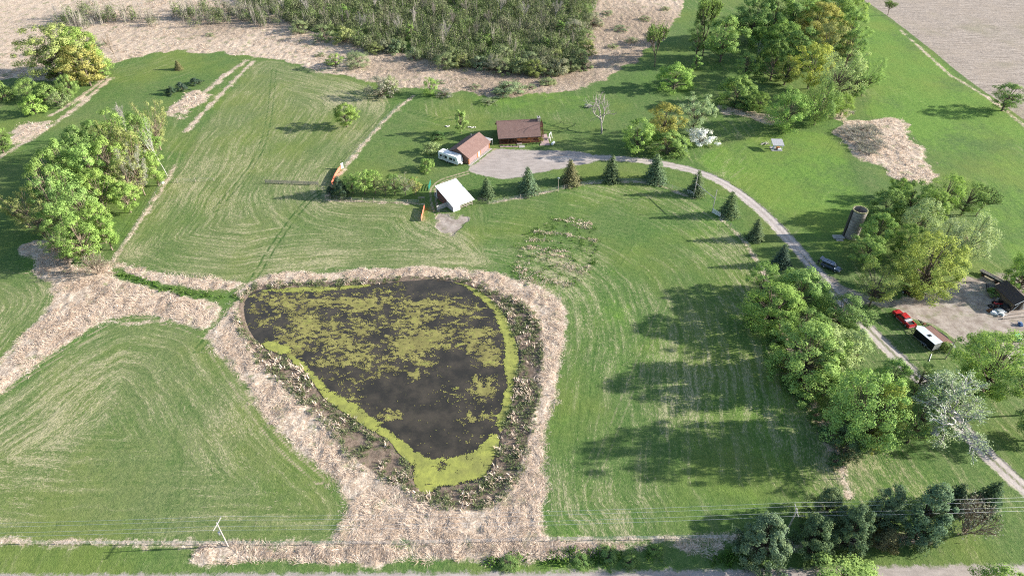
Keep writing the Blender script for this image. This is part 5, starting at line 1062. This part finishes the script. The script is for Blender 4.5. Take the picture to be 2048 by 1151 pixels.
for s in (-1, 1): MB().box(-2.79, -2.752, min(s * .03, s * 1.02), max(s * .03, s * 1.02), .58, 2.42).build('rear_door', plain('grey_door_panel', (.20, .21, .22), .5), et)
b = MB(); b.bar((2.6, .8, .45), (4.3, 0, .45), .1); b.bar((2.6, -.8, .45), (4.3, 0, .45), .1); b.bar((4.2, 0, .45), (4.75, 0, .5), .12); b.cyl((3.9, 0, 0), (3.9, 0, .8), .04); b.build('tongue', BLACKM, et)
b = MB().box(2.95, 3.25, -.25, .25, .5, .95); b.build('battery_box', METAL, et)

fb = thing('flatbed_trailer', 'long flatbed equipment trailer with red brown plank deck', 'trailer', (97.25, 113.7, 0), math.radians(112.5))
for k in range(8): MB().box(-3.1, 3.1, -1.0 + k * .25, -.765 + k * .25, .72, .775).build('plank', plain('red_brown_planks', (.235, .13, .105), .85, var=.3, stretch=(.2, 6, 1), scale=2), fb)
b = MB(); b.box(-3.12, 3.12, -1.07, -1.005, .55, .80).box(-3.12, 3.12, 1.005, 1.07, .55, .80).box(3.1, 3.2, -1.07, 1.07, .55, .80).box(-3.2, -3.1, -1.07, 1.07, .55, .80); b.build('frame', BLACKM, fb)
for s in (-1, 1):
    MB().box(-1.5, .6, min(s * 1.07, s * 1.28), max(s * 1.07, s * 1.28), .74, .80).build('fender', BLACKM, fb)
    for xx in (-.95, .0): wheel(fb, xx, s * 1.18, .36, .2, BLACKM)
    MB().add([(-3.2, s * .45 - .4, .74), (-3.2, s * .45 + .4, .74), (-4.2, s * .45 + .4, .25), (-4.2, s * .45 - .4, .25), (-3.2, s * .45 - .4, .80), (-3.2, s * .45 + .4, .80), (-4.2, s * .45 + .4, .31), (-4.2, s * .45 - .4, .31)], [(0, 1, 2, 3), (7, 6, 5, 4), (0, 4, 5, 1), (1, 5, 6, 2), (2, 6, 7, 3), (3, 7, 4, 0)]).build('ramp', plain('grey_mesh', (.16, .16, .16), .8), fb)
b = MB(); b.bar((3.1, .9, .65), (5.2, 0, .6), .14); b.bar((3.1, -.9, .65), (5.2, 0, .6), .14); b.bar((5.1, 0, .6), (5.7, 0, .65), .16); b.cyl((5.0, 0, 0), (5.0, 0, 1.1), .06); b.bar((3.6, -.7, .68), (3.6, .7, .68), .1); b.bar((4.3, -.4, .66), (4.3, .4, .66), .1); b.build('tongue', BLACKM, fb)
MB().box(3.75, 4.2, -.3, .3, .7, 1.0).build('winch_box', RUST, fb)

# ---- person behind the open tailgate
def person(x, y, rz):
    e = thing('person', 'person in dark jacket and jeans standing behind the open SUV tailgate', 'person', (x, y, gz(x, y)), rz)
    P = [(0, 0, .95), (0, 0, 1.15), (0, 0, 1.38), (0, 0, 1.48), (.02, 0, 1.56), (.03, 0, 1.66), (.0, .19, 1.42), (.02, .25, 1.15), (.20, .20, .98), (0, -.19, 1.42), (.02, -.25, 1.15), (.20, -.18, .98),
         (0, .09, .92), (.02, .10, .50), (-.01, .11, .08), (.14, .12, .04), (0, -.09, .92), (.02, -.11, .50), (-.02, -.12, .08), (.13, -.13, .04)]
    Ed = [(0, 1), (1, 2), (2, 3), (3, 4), (4, 5), (2, 6), (6, 7), (7, 8), (2, 9), (9, 10), (10, 11), (0, 12), (12, 13), (13, 14), (14, 15), (0, 16), (16, 17), (17, 18), (18, 19)]
    Rd = [.15, .15, .17, .06, .085, .095, .065, .05, .035, .065, .05, .035, .09, .065, .045, .04, .09, .065, .045, .04]
    for hnd, yy, s in ((8, .20, 1), (11, -.18, -1)):
        for k in range(5):
            i = len(P); off = (k - 2) * .018
            a = (.24, yy + off, .975) if k < 4 else (.21, yy - s * .045, .985); c = (.29 - .01 * abs(k - 1), yy + off, .955) if k < 4 else (.25, yy - s * .05, .975)
            P += [a, c]; Ed += [(hnd, i), (i, i + 1)]; Rd += [.010, .008]
    me = bpy.data.meshes.new('body'); me.from_pydata(P, Ed, []); o = link('body', me, e)
    o.modifiers.new('skin', 'SKIN'); sk = me.skin_vertices[0].data
    for i, r in enumerate(Rd): sk[i].radius = (r, r)
    sk[0].use_root = True; o.modifiers.new('sub', 'SUBSURF').render_levels = 1
    t = NT('person_clothes'); z = t.sep(t.obj())[2]; xx = t.sep(t.obj())[0]
    c = t.mix(t.step(z, .93, .95), (.022, .028, .045), (.018, .018, .022)); c = t.mix(t.step(z, 1.47, 1.49), c, (.42, .25, .18)); c = t.mix(t.math('MULTIPLY', t.step(xx, .17, .19), t.step(z, .8, .82)), c, (.42, .25, .18)); c = t.mix(t.step(z, .09, .07), c, (.03, .02, .015)); t.bsdf(c, .8); me.materials.append(t.m)
    h = MB(); n = 10
    V = []; F = []
    for j in range(5):
        ph = math.pi / 2 * j / 4
        for i in range(n): a = 2 * math.pi * i / n; V.append((.015 + .112 * math.cos(a) * math.cos(ph), .105 * math.sin(a) * math.cos(ph), 1.645 + .125 * math.sin(ph) - (.05 if math.cos(a) < -.2 and j == 0 else 0)))
    for j in range(4):
        for i in range(n): F.append((j * n + i, j * n + (i + 1) % n, (j + 1) * n + (i + 1) % n, (j + 1) * n + i))
    h.add(V, F).build('hair', plain('dark_hair', (.03, .02, .015), .7), e)
    c = MB().box(.235, .33, -.06, .06, .97, 1.0).build('remote_control', WHITE); c.location = (x + .0, y, gz(x, y)); c.rotation_euler = (0, 0, rz); tag(c, 'small pale remote control held in the hands of the person', 'controller')
x, y = G(1635.2, 528.6); person(x, y, math.radians(-140))

# ---- poles, wires and lamps
def pole(name, bx, by, ty, label, r=.14, arm=0.0, arm_dir=math.pi / 2, mat=WOODG):
    x, y = G(bx, by); h = height_at(bx, by, ty)
    e = thing(name, label, 'pole', (x, y, gz(x, y) - .05), 0)
    MB().cyl((0, 0, 0), (0, 0, h), r, r * .62, n=10).build('post', mat, e)
    if arm:
        dx, dy = math.cos(arm_dir) * arm, math.sin(arm_dir) * arm; a_ = MB().bar((-dx, -dy, h - .45), (dx, dy, h - .45), .10, .12).build('crossarm', mat, e)
        for k in (-1, -.45, .45, 1): MB().cyl((dx * k, dy * k, h - .39), (dx * k, dy * k, h - .18), .05, .035, n=7).build('insulator', METAL, a_)
        MB().bar((0, 0, h - 1.1), (dx * .55, dy * .55, h - .5), .04).bar((0, 0, h - 1.1), (-dx * .55, -dy * .55, h - .5), .04).build('brace', METAL, e)
    return x, y, h
POLEW = plain('bleached_pole', (.42, .385, .35), .85, stretch=(1, 1, .15))
p1 = pole('utility_pole', 456.5, 1092, 1044, 'pale wooden utility pole standing alone at the lower left field edge', .12, 1.25, math.radians(80), POLEW)
p2 = pole('utility_pole', 1569, 1072, 1016, 'wooden utility pole among the roadside pines', .16, 1.25, math.radians(86), POLEW)
o = MB().cyl((0, 0, 0), (0, 0, .65), .2, n=12).cyl((0, 0, .65), (0, 0, .8), .05, n=6).build('transformer', METAL); o.location = (p1[0] - .4, p1[1], p1[2] * .52); tag(o, 'small grey transformer can on the lower left utility pole', 'transformer')
dirw = np.array([p2[0] - p1[0], p2[1] - p1[1]]); dirw /= np.hypot(*dirw)
PTS = [(p1[0] - dirw[0] * 85, p1[1] - dirw[1] * 85, p1[2]), p1, p2, (p2[0] + dirw[0] * 75, p2[1] + dirw[1] * 75 + 1.5, p2[2])]
WIRE = plain('bright_wire', (.62, .63, .64), .4, .6)
for k, (off, drop) in enumerate(((1.25, .18), (.55, .18), (-.56, .18), (-1.25, .18))):
    m = MB()
    for (xa, ya, za), (xb, yb, zb) in zip(PTS[:-1], PTS[1:]):
        pr_ = None; nn = 14
        for i in range(nn + 1):
            f = i / nn; q = (xa + (xb - xa) * f + .1 * off, ya + (yb - ya) * f + off, za + (zb - za) * f - drop - .9 * 4 * f * (1 - f))
            if pr_: m.cyl(pr_, q, .014, n=3, caps=False)
            pr_ = q
    tag(m.build('power_line', WIRE, recalc=False), ['farthest of the four power wires strung along the road', 'second power wire from the field side along the road', 'third power wire from the field side along the road', 'nearest of the four power wires strung along the road'][k], 'wire', 'power wires along the road')
pole('yard_pole', 1891, 717, 679, 'leaning-looking grey yard pole behind the flatbed trailer', .13)
x, y = G(1116, 383); h = height_at(1116, 383, 356)
e = thing('lamp_post', 'slim lawn lamp post between two spruces by the pasture fence', 'lamp post', (x, y, 0), 0)
MB().cyl((0, 0, 0), (0, 0, h - .3), .09, .07, n=8).build('post', WOODG, e); m = MB().box(-.28, .28, -.2, .2, h - .3, h); m.prism([(-.3, h), (.3, h), (0, h + .22)], 1, -.22, .22); m.build('lamp_head', METAL, e)
o = MB().cyl((0, 0, .05), (2.6, .9, .06), .06, n=6).build('fallen_post', WHITE); x, y = G(1858, 722); o.location = (x, y, 0); o.rotation_euler = (0, 0, math.radians(35)); tag(o, 'fallen white post lying on the grass by the black trailer', 'post')

# ---- ranch gateway with two white gates

gl, grr = G(1387, 394), G(1424, 425); gh = height_at(1387, 394, 349)
gw = thing('ranch_gateway', 'tall two-post ranch gateway with a crossbar over the field entrance', 'gateway', (gl[0], gl[1], 0), 0)
dv = grr - gl
for a_ in ((0, 0), tuple(dv)): MB().cyl((a_[0], a_[1], 0), (a_[0], a_[1], gh), .13, .10, n=8).build('post', POLEW, gw)
MB().cyl((-dv[0] * .04, -dv[1] * .04, gh * .62), (dv[0] * 1.04, dv[1] * 1.04, gh * .62), .09, n=8).build('crossbar', POLEW, gw)
def slat_gate(name, A, B, label, h=1.35, nslat=5, mat=WHITE, cat='gate', z0=.2, posts=True):
    d = np.array(B) - np.array(A); L = float(np.hypot(*d)); e = thing(name, label, cat, (A[0], A[1], 0), math.atan2(d[1], d[0]))
    for k in range(nslat): z = z0 + (h - z0) * k / (nslat - 1); MB().box(0, L, -.03, .03, z - .06, z + .06).build('slat', mat, e)
    for x in ([0, L / 2, L] if posts else [0, L]): MB().box(x - .05, x + .05, -.06, -.032, 0, h + .1).build('upright', mat, e)
    return e
slat_gate('field_gate', G(1374, 386), G(1386.5, 393.5), 'white slatted gate at the left gateway post'); slat_gate('field_gate', G(1425, 425.5), G(1440, 434), 'white slatted gate at the right gateway post')
slat_gate('feed_panel', G(531, 366), G(584, 368), 'left half of the long grey livestock panel in the striped field', 1.1, 5, WOODG, 'panel'); slat_gate('feed_panel', G(585, 368), G(637, 370), 'right half of the long grey livestock panel in the striped field', 1.1, 5, WOODG, 'panel')
slat_gate('tube_gate', G(857.5, 382), G(861.5, 369), 'green tube gate beside the track to the shed', 1.7, 6, GREENP)
slat_gate('corral_panel', G(956, 403), G(976, 407), 'dark board panel at the right corner of the white-roofed shed', 1.4, 4, plain('dark_boards', (.09, .08, .075), .9))
slat_gate('corner_brace', G(652, 398), G(661, 396), 'wooden corner brace at the left end of the orchard fence', 1.3, 2, WOODG, 'fence brace', 1.0); slat_gate('corner_brace', G(838, 402), G(849, 401), 'wooden corner brace at the shed end of the orchard fence', 1.3, 2, WOODG, 'fence brace', 1.0)

# ---- fences
def fence(name, pts, label, step=4.0, h=1.2, mat=WOODG, rails=3, rail_r=.018, post_r=.07, cat='fence', group=None):
    L = line(pts, 2); seg = np.hypot(*(L[1:] - L[:-1]).T); cum = np.concatenate([[0], np.cumsum(seg)]); n = max(2, int(cum[-1] / step) + 1)
    S = np.linspace(0, cum[-1], n); X = np.interp(S, cum, L[:, 0]); Y = np.interp(S, cum, L[:, 1]); Z = ground_z(X, Y)
    e = thing(name, label, cat, (X[0], Y[0], 0), 0, group); pm = MB().cyl((0, 0, -.2), (0, 0, h), post_r, post_r * .9, n=6); po = pm.build('post', mat, e); po.location = (0, 0, Z[0])
    for i in range(1, n):
        o = po.copy(); col.objects.link(o); o.parent = e; o.location = (X[i] - X[0], Y[i] - Y[0], Z[i]); o.scale = (1, 1, _tr.uniform(.88, 1.1)); o.rotation_euler = (_tr.uniform(-.05, .05), _tr.uniform(-.05, .05), 0)
    for k in range(rails):
        m = MB(); z = h * (.3 + .62 * k / max(1, rails - 1))
        for i in range(n - 1): m.cyl((X[i] - X[0], Y[i] - Y[0], Z[i] + z), (X[i + 1] - X[0], Y[i + 1] - Y[0], Z[i + 1] + z), rail_r, n=3, caps=False)
        m.build('wire', METAL, e, recalc=False)
fence('pasture_fence', [(978,408),(1060,393),(1140,374),(1195,365),(1300,363),(1374,386)], 'wire pasture fence curving below the spruces from shed to gateway', 4.5)
fence('pasture_fence', [(1441,434),(1482,473),(1521,530),(1540,590)], 'wire pasture fence running down from the gateway to the lane trees', 4.5)
fence('pasture_fence', [(1545,600),(1562,660),(1600,765),(1650,855),(1688,965),(1700,1000)], 'wire fence between the lower field and the lane trees', 4.5)
fence('orchard_fence', [(661,397),(700,402),(780,405),(838,406)], 'wire fence along the front of the young trees', 3.0, 1.2, WOODG, 4)
fence('field_fence', [(686,334),(720,298),(760,250),(800,212)], 'wire fence up the pale line left of the house lawn', 5.0); fence('field_fence', [(320,366),(350,366),(390,364),(428,362)], 'short post fence reaching into the field from the left grove', 4.5, 1.4)
fence('road_fence', [(40,1087),(300,1088),(700,1089),(1090,1081),(1470,1075)], 'low wire fence along the roadside reeds', 6.0, 1.1)
fence('left_fence', [(228,521),(285,437),(322,372)], 'wire fence on the tan strip at the edge of the left grove', 5.0)
def snow_fence(pts, label):
    L = GP(pts); e = thing('snow_fence', label, 'fence', (L[0][0], L[0][1], 0), 0)
    for i in range(len(L) - 1):
        a, c = L[i] - L[0], L[i + 1] - L[0]; n = 6
        for k in range(n):
            f0, f1 = k / n + .004, (k + 1) / n - .004; p, q = a + (c - a) * f0, a + (c - a) * f1; MB().bar((p[0], p[1], .65), (q[0], q[1], .65), .03, 1.1).build('mesh_panel', ORNET, e)
    for p in L: MB().cyl((p[0] - L[0][0], p[1] - L[0][1], 0), (p[0] - L[0][0], p[1] - L[0][1], 1.5), .05, n=6).build('post', WOODG, e)
snow_fence([(664,370),(671,354),(677,344),(683,337)], 'orange mesh fence at the left corner of the lawn'); snow_fence([(842.5,442),(846,428),(849,416)], 'orange mesh fence left of the track by the white-roofed shed')
o = MB().box(-.35, .35, -.04, .04, .1, 1.9).box(-.4, -.32, -.05, .05, 0, 2.0).box(.32, .4, -.05, .05, 0, 2.0).build('sign_board', WHITE); x, y = G(685, 337); o.location = (x, y, 0); o.rotation_euler = (0, 0, math.radians(50)); tag(o, 'upright white board at the top end of the left orange fence', 'board')
o = MB().cyl((0, 0, 0), (0, 0, .55), .55, .5, n=14).cyl((0, 0, .55), (0, 0, .6), .4, n=10).build('white_tub', WHITE); x, y = G(325, 366); o.location = (x, y, 0); tag(o, 'white tub at the fence corner by the left grove', 'tub')

# ---- small things on the house lawn
e = thing('garden_swing', 'white wooden garden swing frame right of the patio', 'swing', (*G(1098, 281), 0), math.radians(70))
for x0 in (0, 1.9):
    MB().bar((x0, -.55, 0), (x0, 0, 2.2), .12).build('leg', WHITE, e); MB().bar((x0, .55, 0), (x0, 0, 2.2), .12).build('leg', WHITE, e)
MB().bar((-.15, 0, 2.2), (2.05, 0, 2.2), .14).build('top_beam', WHITE, e); MB().box(.35, 1.55, -.3, .25, .5, .58).box(.35, 1.55, .2, .27, .58, 1.1).build('bench_seat', WOODG, e)
for x0 in (.4, 1.5): MB().bar((x0, .22, .6), (x0, 0, 2.15), .03).build('chain', METAL, e)
o = MB().cyl((-.7, 0, .55), (.7, 0, .55), .42, n=14).cyl((-.78, 0, .55), (.78, 0, .55), .28, n=12).box(-.5, -.35, -.3, .3, 0, .3).box(.35, .5, -.3, .3, 0, .3).build('gas_tank', WHITE); x, y = G(1106, 289); o.location = (x, y, 0); o.rotation_euler = (0, 0, math.radians(60)); tag(o, 'white gas tank lying right of the patio', 'tank')
rk = np.random.default_rng(8)
def stones(px, py, n, label, spread):
    for k in range(n):
        import bmesh
        bm = bmesh.new(); bmesh.ops.create_icosphere(bm, subdivisions=1, radius=.4)
        for v in bm.verts: v.co *= float(rk.uniform(.75, 1.25)); v.co.z *= .6
        me = bpy.data.meshes.new('stone'); bm.to_mesh(me); bm.free(); me.materials.append(plain('pale_stone', (.55, .51, .46), .9, var=.2, scale=2))
        o = link('stone', me); x, y = G(px + spread * (k - n / 2) / n * 2, py + rk.uniform(-.8, .8)); o.location = (x, y, .12); tag(o, label, 'stone', label.replace('pale stone', 'pale stones'))
stones(945, 255, 5, 'pale stone in the row right of the lime green tree', 8); stones(896, 253, 3, 'pale stone beside the lawn fire ring left of the lime green tree', 4)
stones(1890, 1000, 0, '', 1)
o = thing('brush_pile', 'pile of grey branches left of the dead tree', 'brush pile', (*G(1176, 214), 0), .3)
for k in range(16): a = rk.uniform(0, 3.14); MB().cyl((-1.5 * math.cos(a), -1.5 * math.sin(a), .1 + .05 * k), (1.5 * math.cos(a), 1.5 * math.sin(a), .25 + .05 * k), .07, .03, n=5).build('branch', POLEW, o)
for bx, by, nm in ((1700,226,'pile of grey branches in the tan patch right of the hilltop wood'), (1530,288,'scatter of grey branches beside the grey shelter')):
    o = thing('brush_pile', nm, 'brush pile', (*G(bx, by), 0), .3)
    for k in range(12): a = rk.uniform(0, 3.14); r1 = rk.uniform(-1.2, 1.2); MB().cyl((r1 - 1.3 * math.cos(a), -1.3 * math.sin(a), .1 + .03 * k), (r1 + 1.3 * math.cos(a), 1.3 * math.sin(a), .2 + .03 * k), .06, .03, n=5).build('branch', POLEW if by > 250 else WOODG, o)
c0 = G(1718, 270)
for k in range(46):
    pass
bushpts = [(1690,262),(1704,258),(1720,256),(1738,258),(1752,266),(1700,272),(1716,270),(1734,272),(1750,280),(1758,290),(1716,284),(1732,288),(1746,296),(1724,296),(1738,304)]
for bx, by in bushpts: T('barebush', bx, by + 4, by - 9, 30, 'grey brown dead brush in the tan hollow by the crop field', 'grey', 'dead_brush', 'shrub', bark='pale', group='dead brush in the hollow')

for k, (px, py) in enumerate([(2000,606),(2006,611),(2014,609),(1994,600),(2003,630),(1978,622),(2040,650),(2044,712)]):
    o = MB().box(-.5, .5, -.35, .35, 0, .4).box(-.3, .45, -.25, .2, .4, .7).bar((-.6, 0, .1), (.9, .3, .5), .12).build('scrap_heap', [BLACKM, RUST, METAL, WOODG, WHITE, RUST, plain('blue_plastic', (.07, .14, .3), .5), METAL][k]); o.location = (*G(px, py), 0); o.rotation_euler = (0, 0, k * 1.3); tag(o, 'small heap of mixed scrap parts on the ground by the workshop', 'scrap', 'scrap heaps by the workshop')
# ---- workshop, timber and machinery at the right edge
wx_, wy_ = G(2022, 622); wsx = thing('workshop', 'old wooden workshop with dark roof at the right frame edge', 'workshop', (wx_, wy_, 0), math.radians(8))
b = MB(); b.prism([(0, 0), (4.2, 0), (4.2, 2.4), (2.1, 3.7), (0, 2.4)], 1, 0.2, 6.5); b.build('wall', plain('dark_barn_boards', (.16, .12, .095), .9, stretch=(4, 1, .3)), wsx)
b = MB(); b.slab([(-.4, -.3, 2.25), (2.1, -.3, 3.82), (2.1, 6.9, 3.82), (-.4, 6.9, 2.25)], .1); b.slab([(2.1, -.3, 3.82), (4.6, -.3, 2.25), (4.6, 6.9, 2.25), (2.1, 6.9, 3.82)], .1); b.build('roof', plain('dark_roofing', (.085, .065, .058), .9), wsx)
for s in (0, 1): MB().box(.3 + 1.9 * s, 1.9 + 1.9 * s, .1, .19, .1, 2.2).build('door', WOODG if s else plain('doorway_shade', (.03, .025, .02), .9), wsx)  # the near-black leaf paints the shade inside an open doorway
for a_, c_ in (((.2, .05, .1), (1.3, .05, 2.2)), ((2.2, .05, 2.2), (3.0, .05, .2)), ((3.8, .05, 2.2), (3.0, .05, .2))): MB().bar(a_, c_, .14, .06).build('trim', WHITE, wsx)
MB().bar((-.4, -.34, 2.25), (2.1, -.34, 3.8), .05, .16).bar((4.6, -.34, 2.25), (2.1, -.34, 3.8), .05, .16).build('barge_board', WHITE, wsx)
for k, (pa, pb, lb) in enumerate([((1994,633),(2046,626),'long pale timber beam lying in front of the workshop'), ((2004,638),(2050,633),'second timber beam lying below the long one by the workshop')]):
    a_, c_ = G(*pa), G(*pb); o = MB().bar((a_[0], a_[1], .22), (c_[0], c_[1], .22), .28, .24).build('timber_beam', WOODG); tag(o, lb, 'timber', 'timber beams by the workshop')
im = thing('red_implement', 'small red farm implement among scrap beside the workshop', 'implement', (*G(1996, 612), 0), math.radians(-12))
MB().bar((-1.2, 0, .75), (1.4, 0, .8), .18, .25).build('beam', REDP, im); MB().bar((-.9, -.7, .7), (-.9, .7, .7), .14, .2).build('axle', REDP, im); MB().cyl((.9, 0, .8), (.9, .0, 1.35), .12).build('engine', BLACKM, im)
for yy in (-.75, .75): wheel(im, -.9, yy, .45, .2, RUST)
for k, (px, py) in enumerate([(1980,612),(1986,618),(1991,606)]):
    o = MB(); n = 16; V = []; F = []
    for i in range(n):
        for j in range(6):
            a = 2 * math.pi * i / n; q = 2 * math.pi * j / 6; V.append(((.42 + .16 * math.cos(q)) * math.cos(a), (.42 + .16 * math.cos(q)) * math.sin(a), .13 + .13 * math.sin(q)))
    for i in range(n):
        for j in range(6): F.append((i * 6 + j, ((i + 1) % n) * 6 + j, ((i + 1) % n) * 6 + (j + 1) % 6, i * 6 + (j + 1) % 6))
    o = o.add(V, F).build('old_tyre', TYRE); o.location = (*G(px, py), 0); tag(o, 'old tyre lying flat in the scrap by the workshop', 'tyre', 'old tyres by the workshop')
for px, py, w, d, h, m_, nm, lb, ct in [(1999,624,1.2,.8,.5,METAL,'scrap_sheet','grey scrap metal box beside the workshop','scrap'), (2008,618,.9,1.1,.8,BLACKM,'scrap_engine','black scrap engine beside the workshop','scrap'), (1988,626,.8,.6,.35,WHITE,'scrap_bin','pale bin at the front of the workshop scrap','bin'), (2012,592,1.5,.9,.4,plain('pale_boards', (.5, .46, .4), .9),'board_stack','stack of pale boards behind the red implement','boards'), (1982,577,1.0,1.6,.3,BLACKM,'black_skid','black skid lying in the farmyard shade','skid')]:
    o = MB().box(-w, w, -d, d, 0, h).box(-w * .7, w * .5, -d * .7, d * .6, h, h * 1.5).box(-w * 1.05, -w * .9, -d, d, 0, h * .4).build(nm, m_); o.location = (*G(px, py), 0); o.rotation_euler = (0, 0, rk.uniform(-.6, .6)); tag(o, lb, ct)
wg = thing('timber_wagon', 'low wagon loaded with long logs under the trees by the crop field', 'wagon', (*G(1982, 557), 0), math.radians(-58))
MB().box(-2.6, 2.6, -.8, .8, .55, .68).build('bed', BLACKM, wg)
for k in range(4): MB().cyl((-3, -.5 + k * .33, .82 + .05 * (k % 2)), (3, -.45 + k * .32, .84), .15, .11, n=8).build('log', POLEW if k == 1 else WOODG, wg)
for xx in (-1.7, 1.7):
    for yy in (-.9, .9): wheel(wg, xx, yy, .36, .2, RUST)
o = thing('green_bin', 'green dumpster bin with slanted lid in the yard right of the big tree', 'bin', (*G(2032, 677), 0), math.radians(-25)); MB().prism([(-.7, 0), (.7, 0), (.7, .8), (-.7, 1.25)], 1, -.9, .9).build('tub', GREENP, o); MB().add([(-.75, -.95, 1.27), (.75, -.95, .80), (.75, .95, .80), (-.75, .95, 1.27), (-.75, -.95, 1.32), (.75, -.95, .85), (.75, .95, .85), (-.75, .95, 1.32)], [(3, 2, 1, 0), (4, 5, 6, 7), (0, 1, 5, 4), (1, 2, 6, 5), (2, 3, 7, 6), (3, 0, 4, 7)]).build('lid', plain('green_lid', (.05, .30, .22), .5), o)
tr = thing('lawn_tractor', 'dark lawn tractor parked under the farmyard tree', 'tractor', (*G(1812, 588), 0), math.radians(-60))
MB().loft([(-.9, .35, .33, .35, .75), (-.1, .4, .38, .3, .7), (.2, .38, .32, .35, .95), (1.0, .34, .28, .4, .9)], .06).build('hood', plain('dark_red_paint', (.06, .02, .02), .5), tr); MB().box(-.75, -.3, -.25, .25, .75, .85).box(-.85, -.72, -.25, .25, .85, 1.2).build('seat', BLACKM, tr); MB().cyl((.0, 0, .9), (-.15, 0, 1.15), .17, n=12).build('steering_wheel', BLACKM, tr)
for xx, rr in ((-.6, .38), (.75, .26)):
    for yy in (-.45, .45): wheel(tr, xx, yy, rr, .2, METAL)
o = MB().bar((-1.4, -.35, .15), (1.4, -.35, .15), .12).bar((-1.4, 0, .17), (1.4, 0, .17), .12).bar((-1.4, .35, .15), (1.4, .35, .15), .12).bar((-1, -.5, .05), (-1, .5, .05), .1).bar((1, -.5, .05), (1, .5, .05), .1).build('pipe_rack', METAL); o.location = (*G(1850, 597), 0); o.rotation_euler = (0, 0, math.radians(-25)); tag(o, 'bundle of grey pipes on the grass below the farmyard tree', 'pipes')
o = MB().cyl((0, 0, 0), (0, 0, 1.1), .1, n=8).box(-.14, .14, -.14, .14, 1.1, 1.2).build('yard_post', WOODG); o.location = (*G(1877, 580), 0); tag(o, 'short post standing in the middle of the farmyard', 'post')
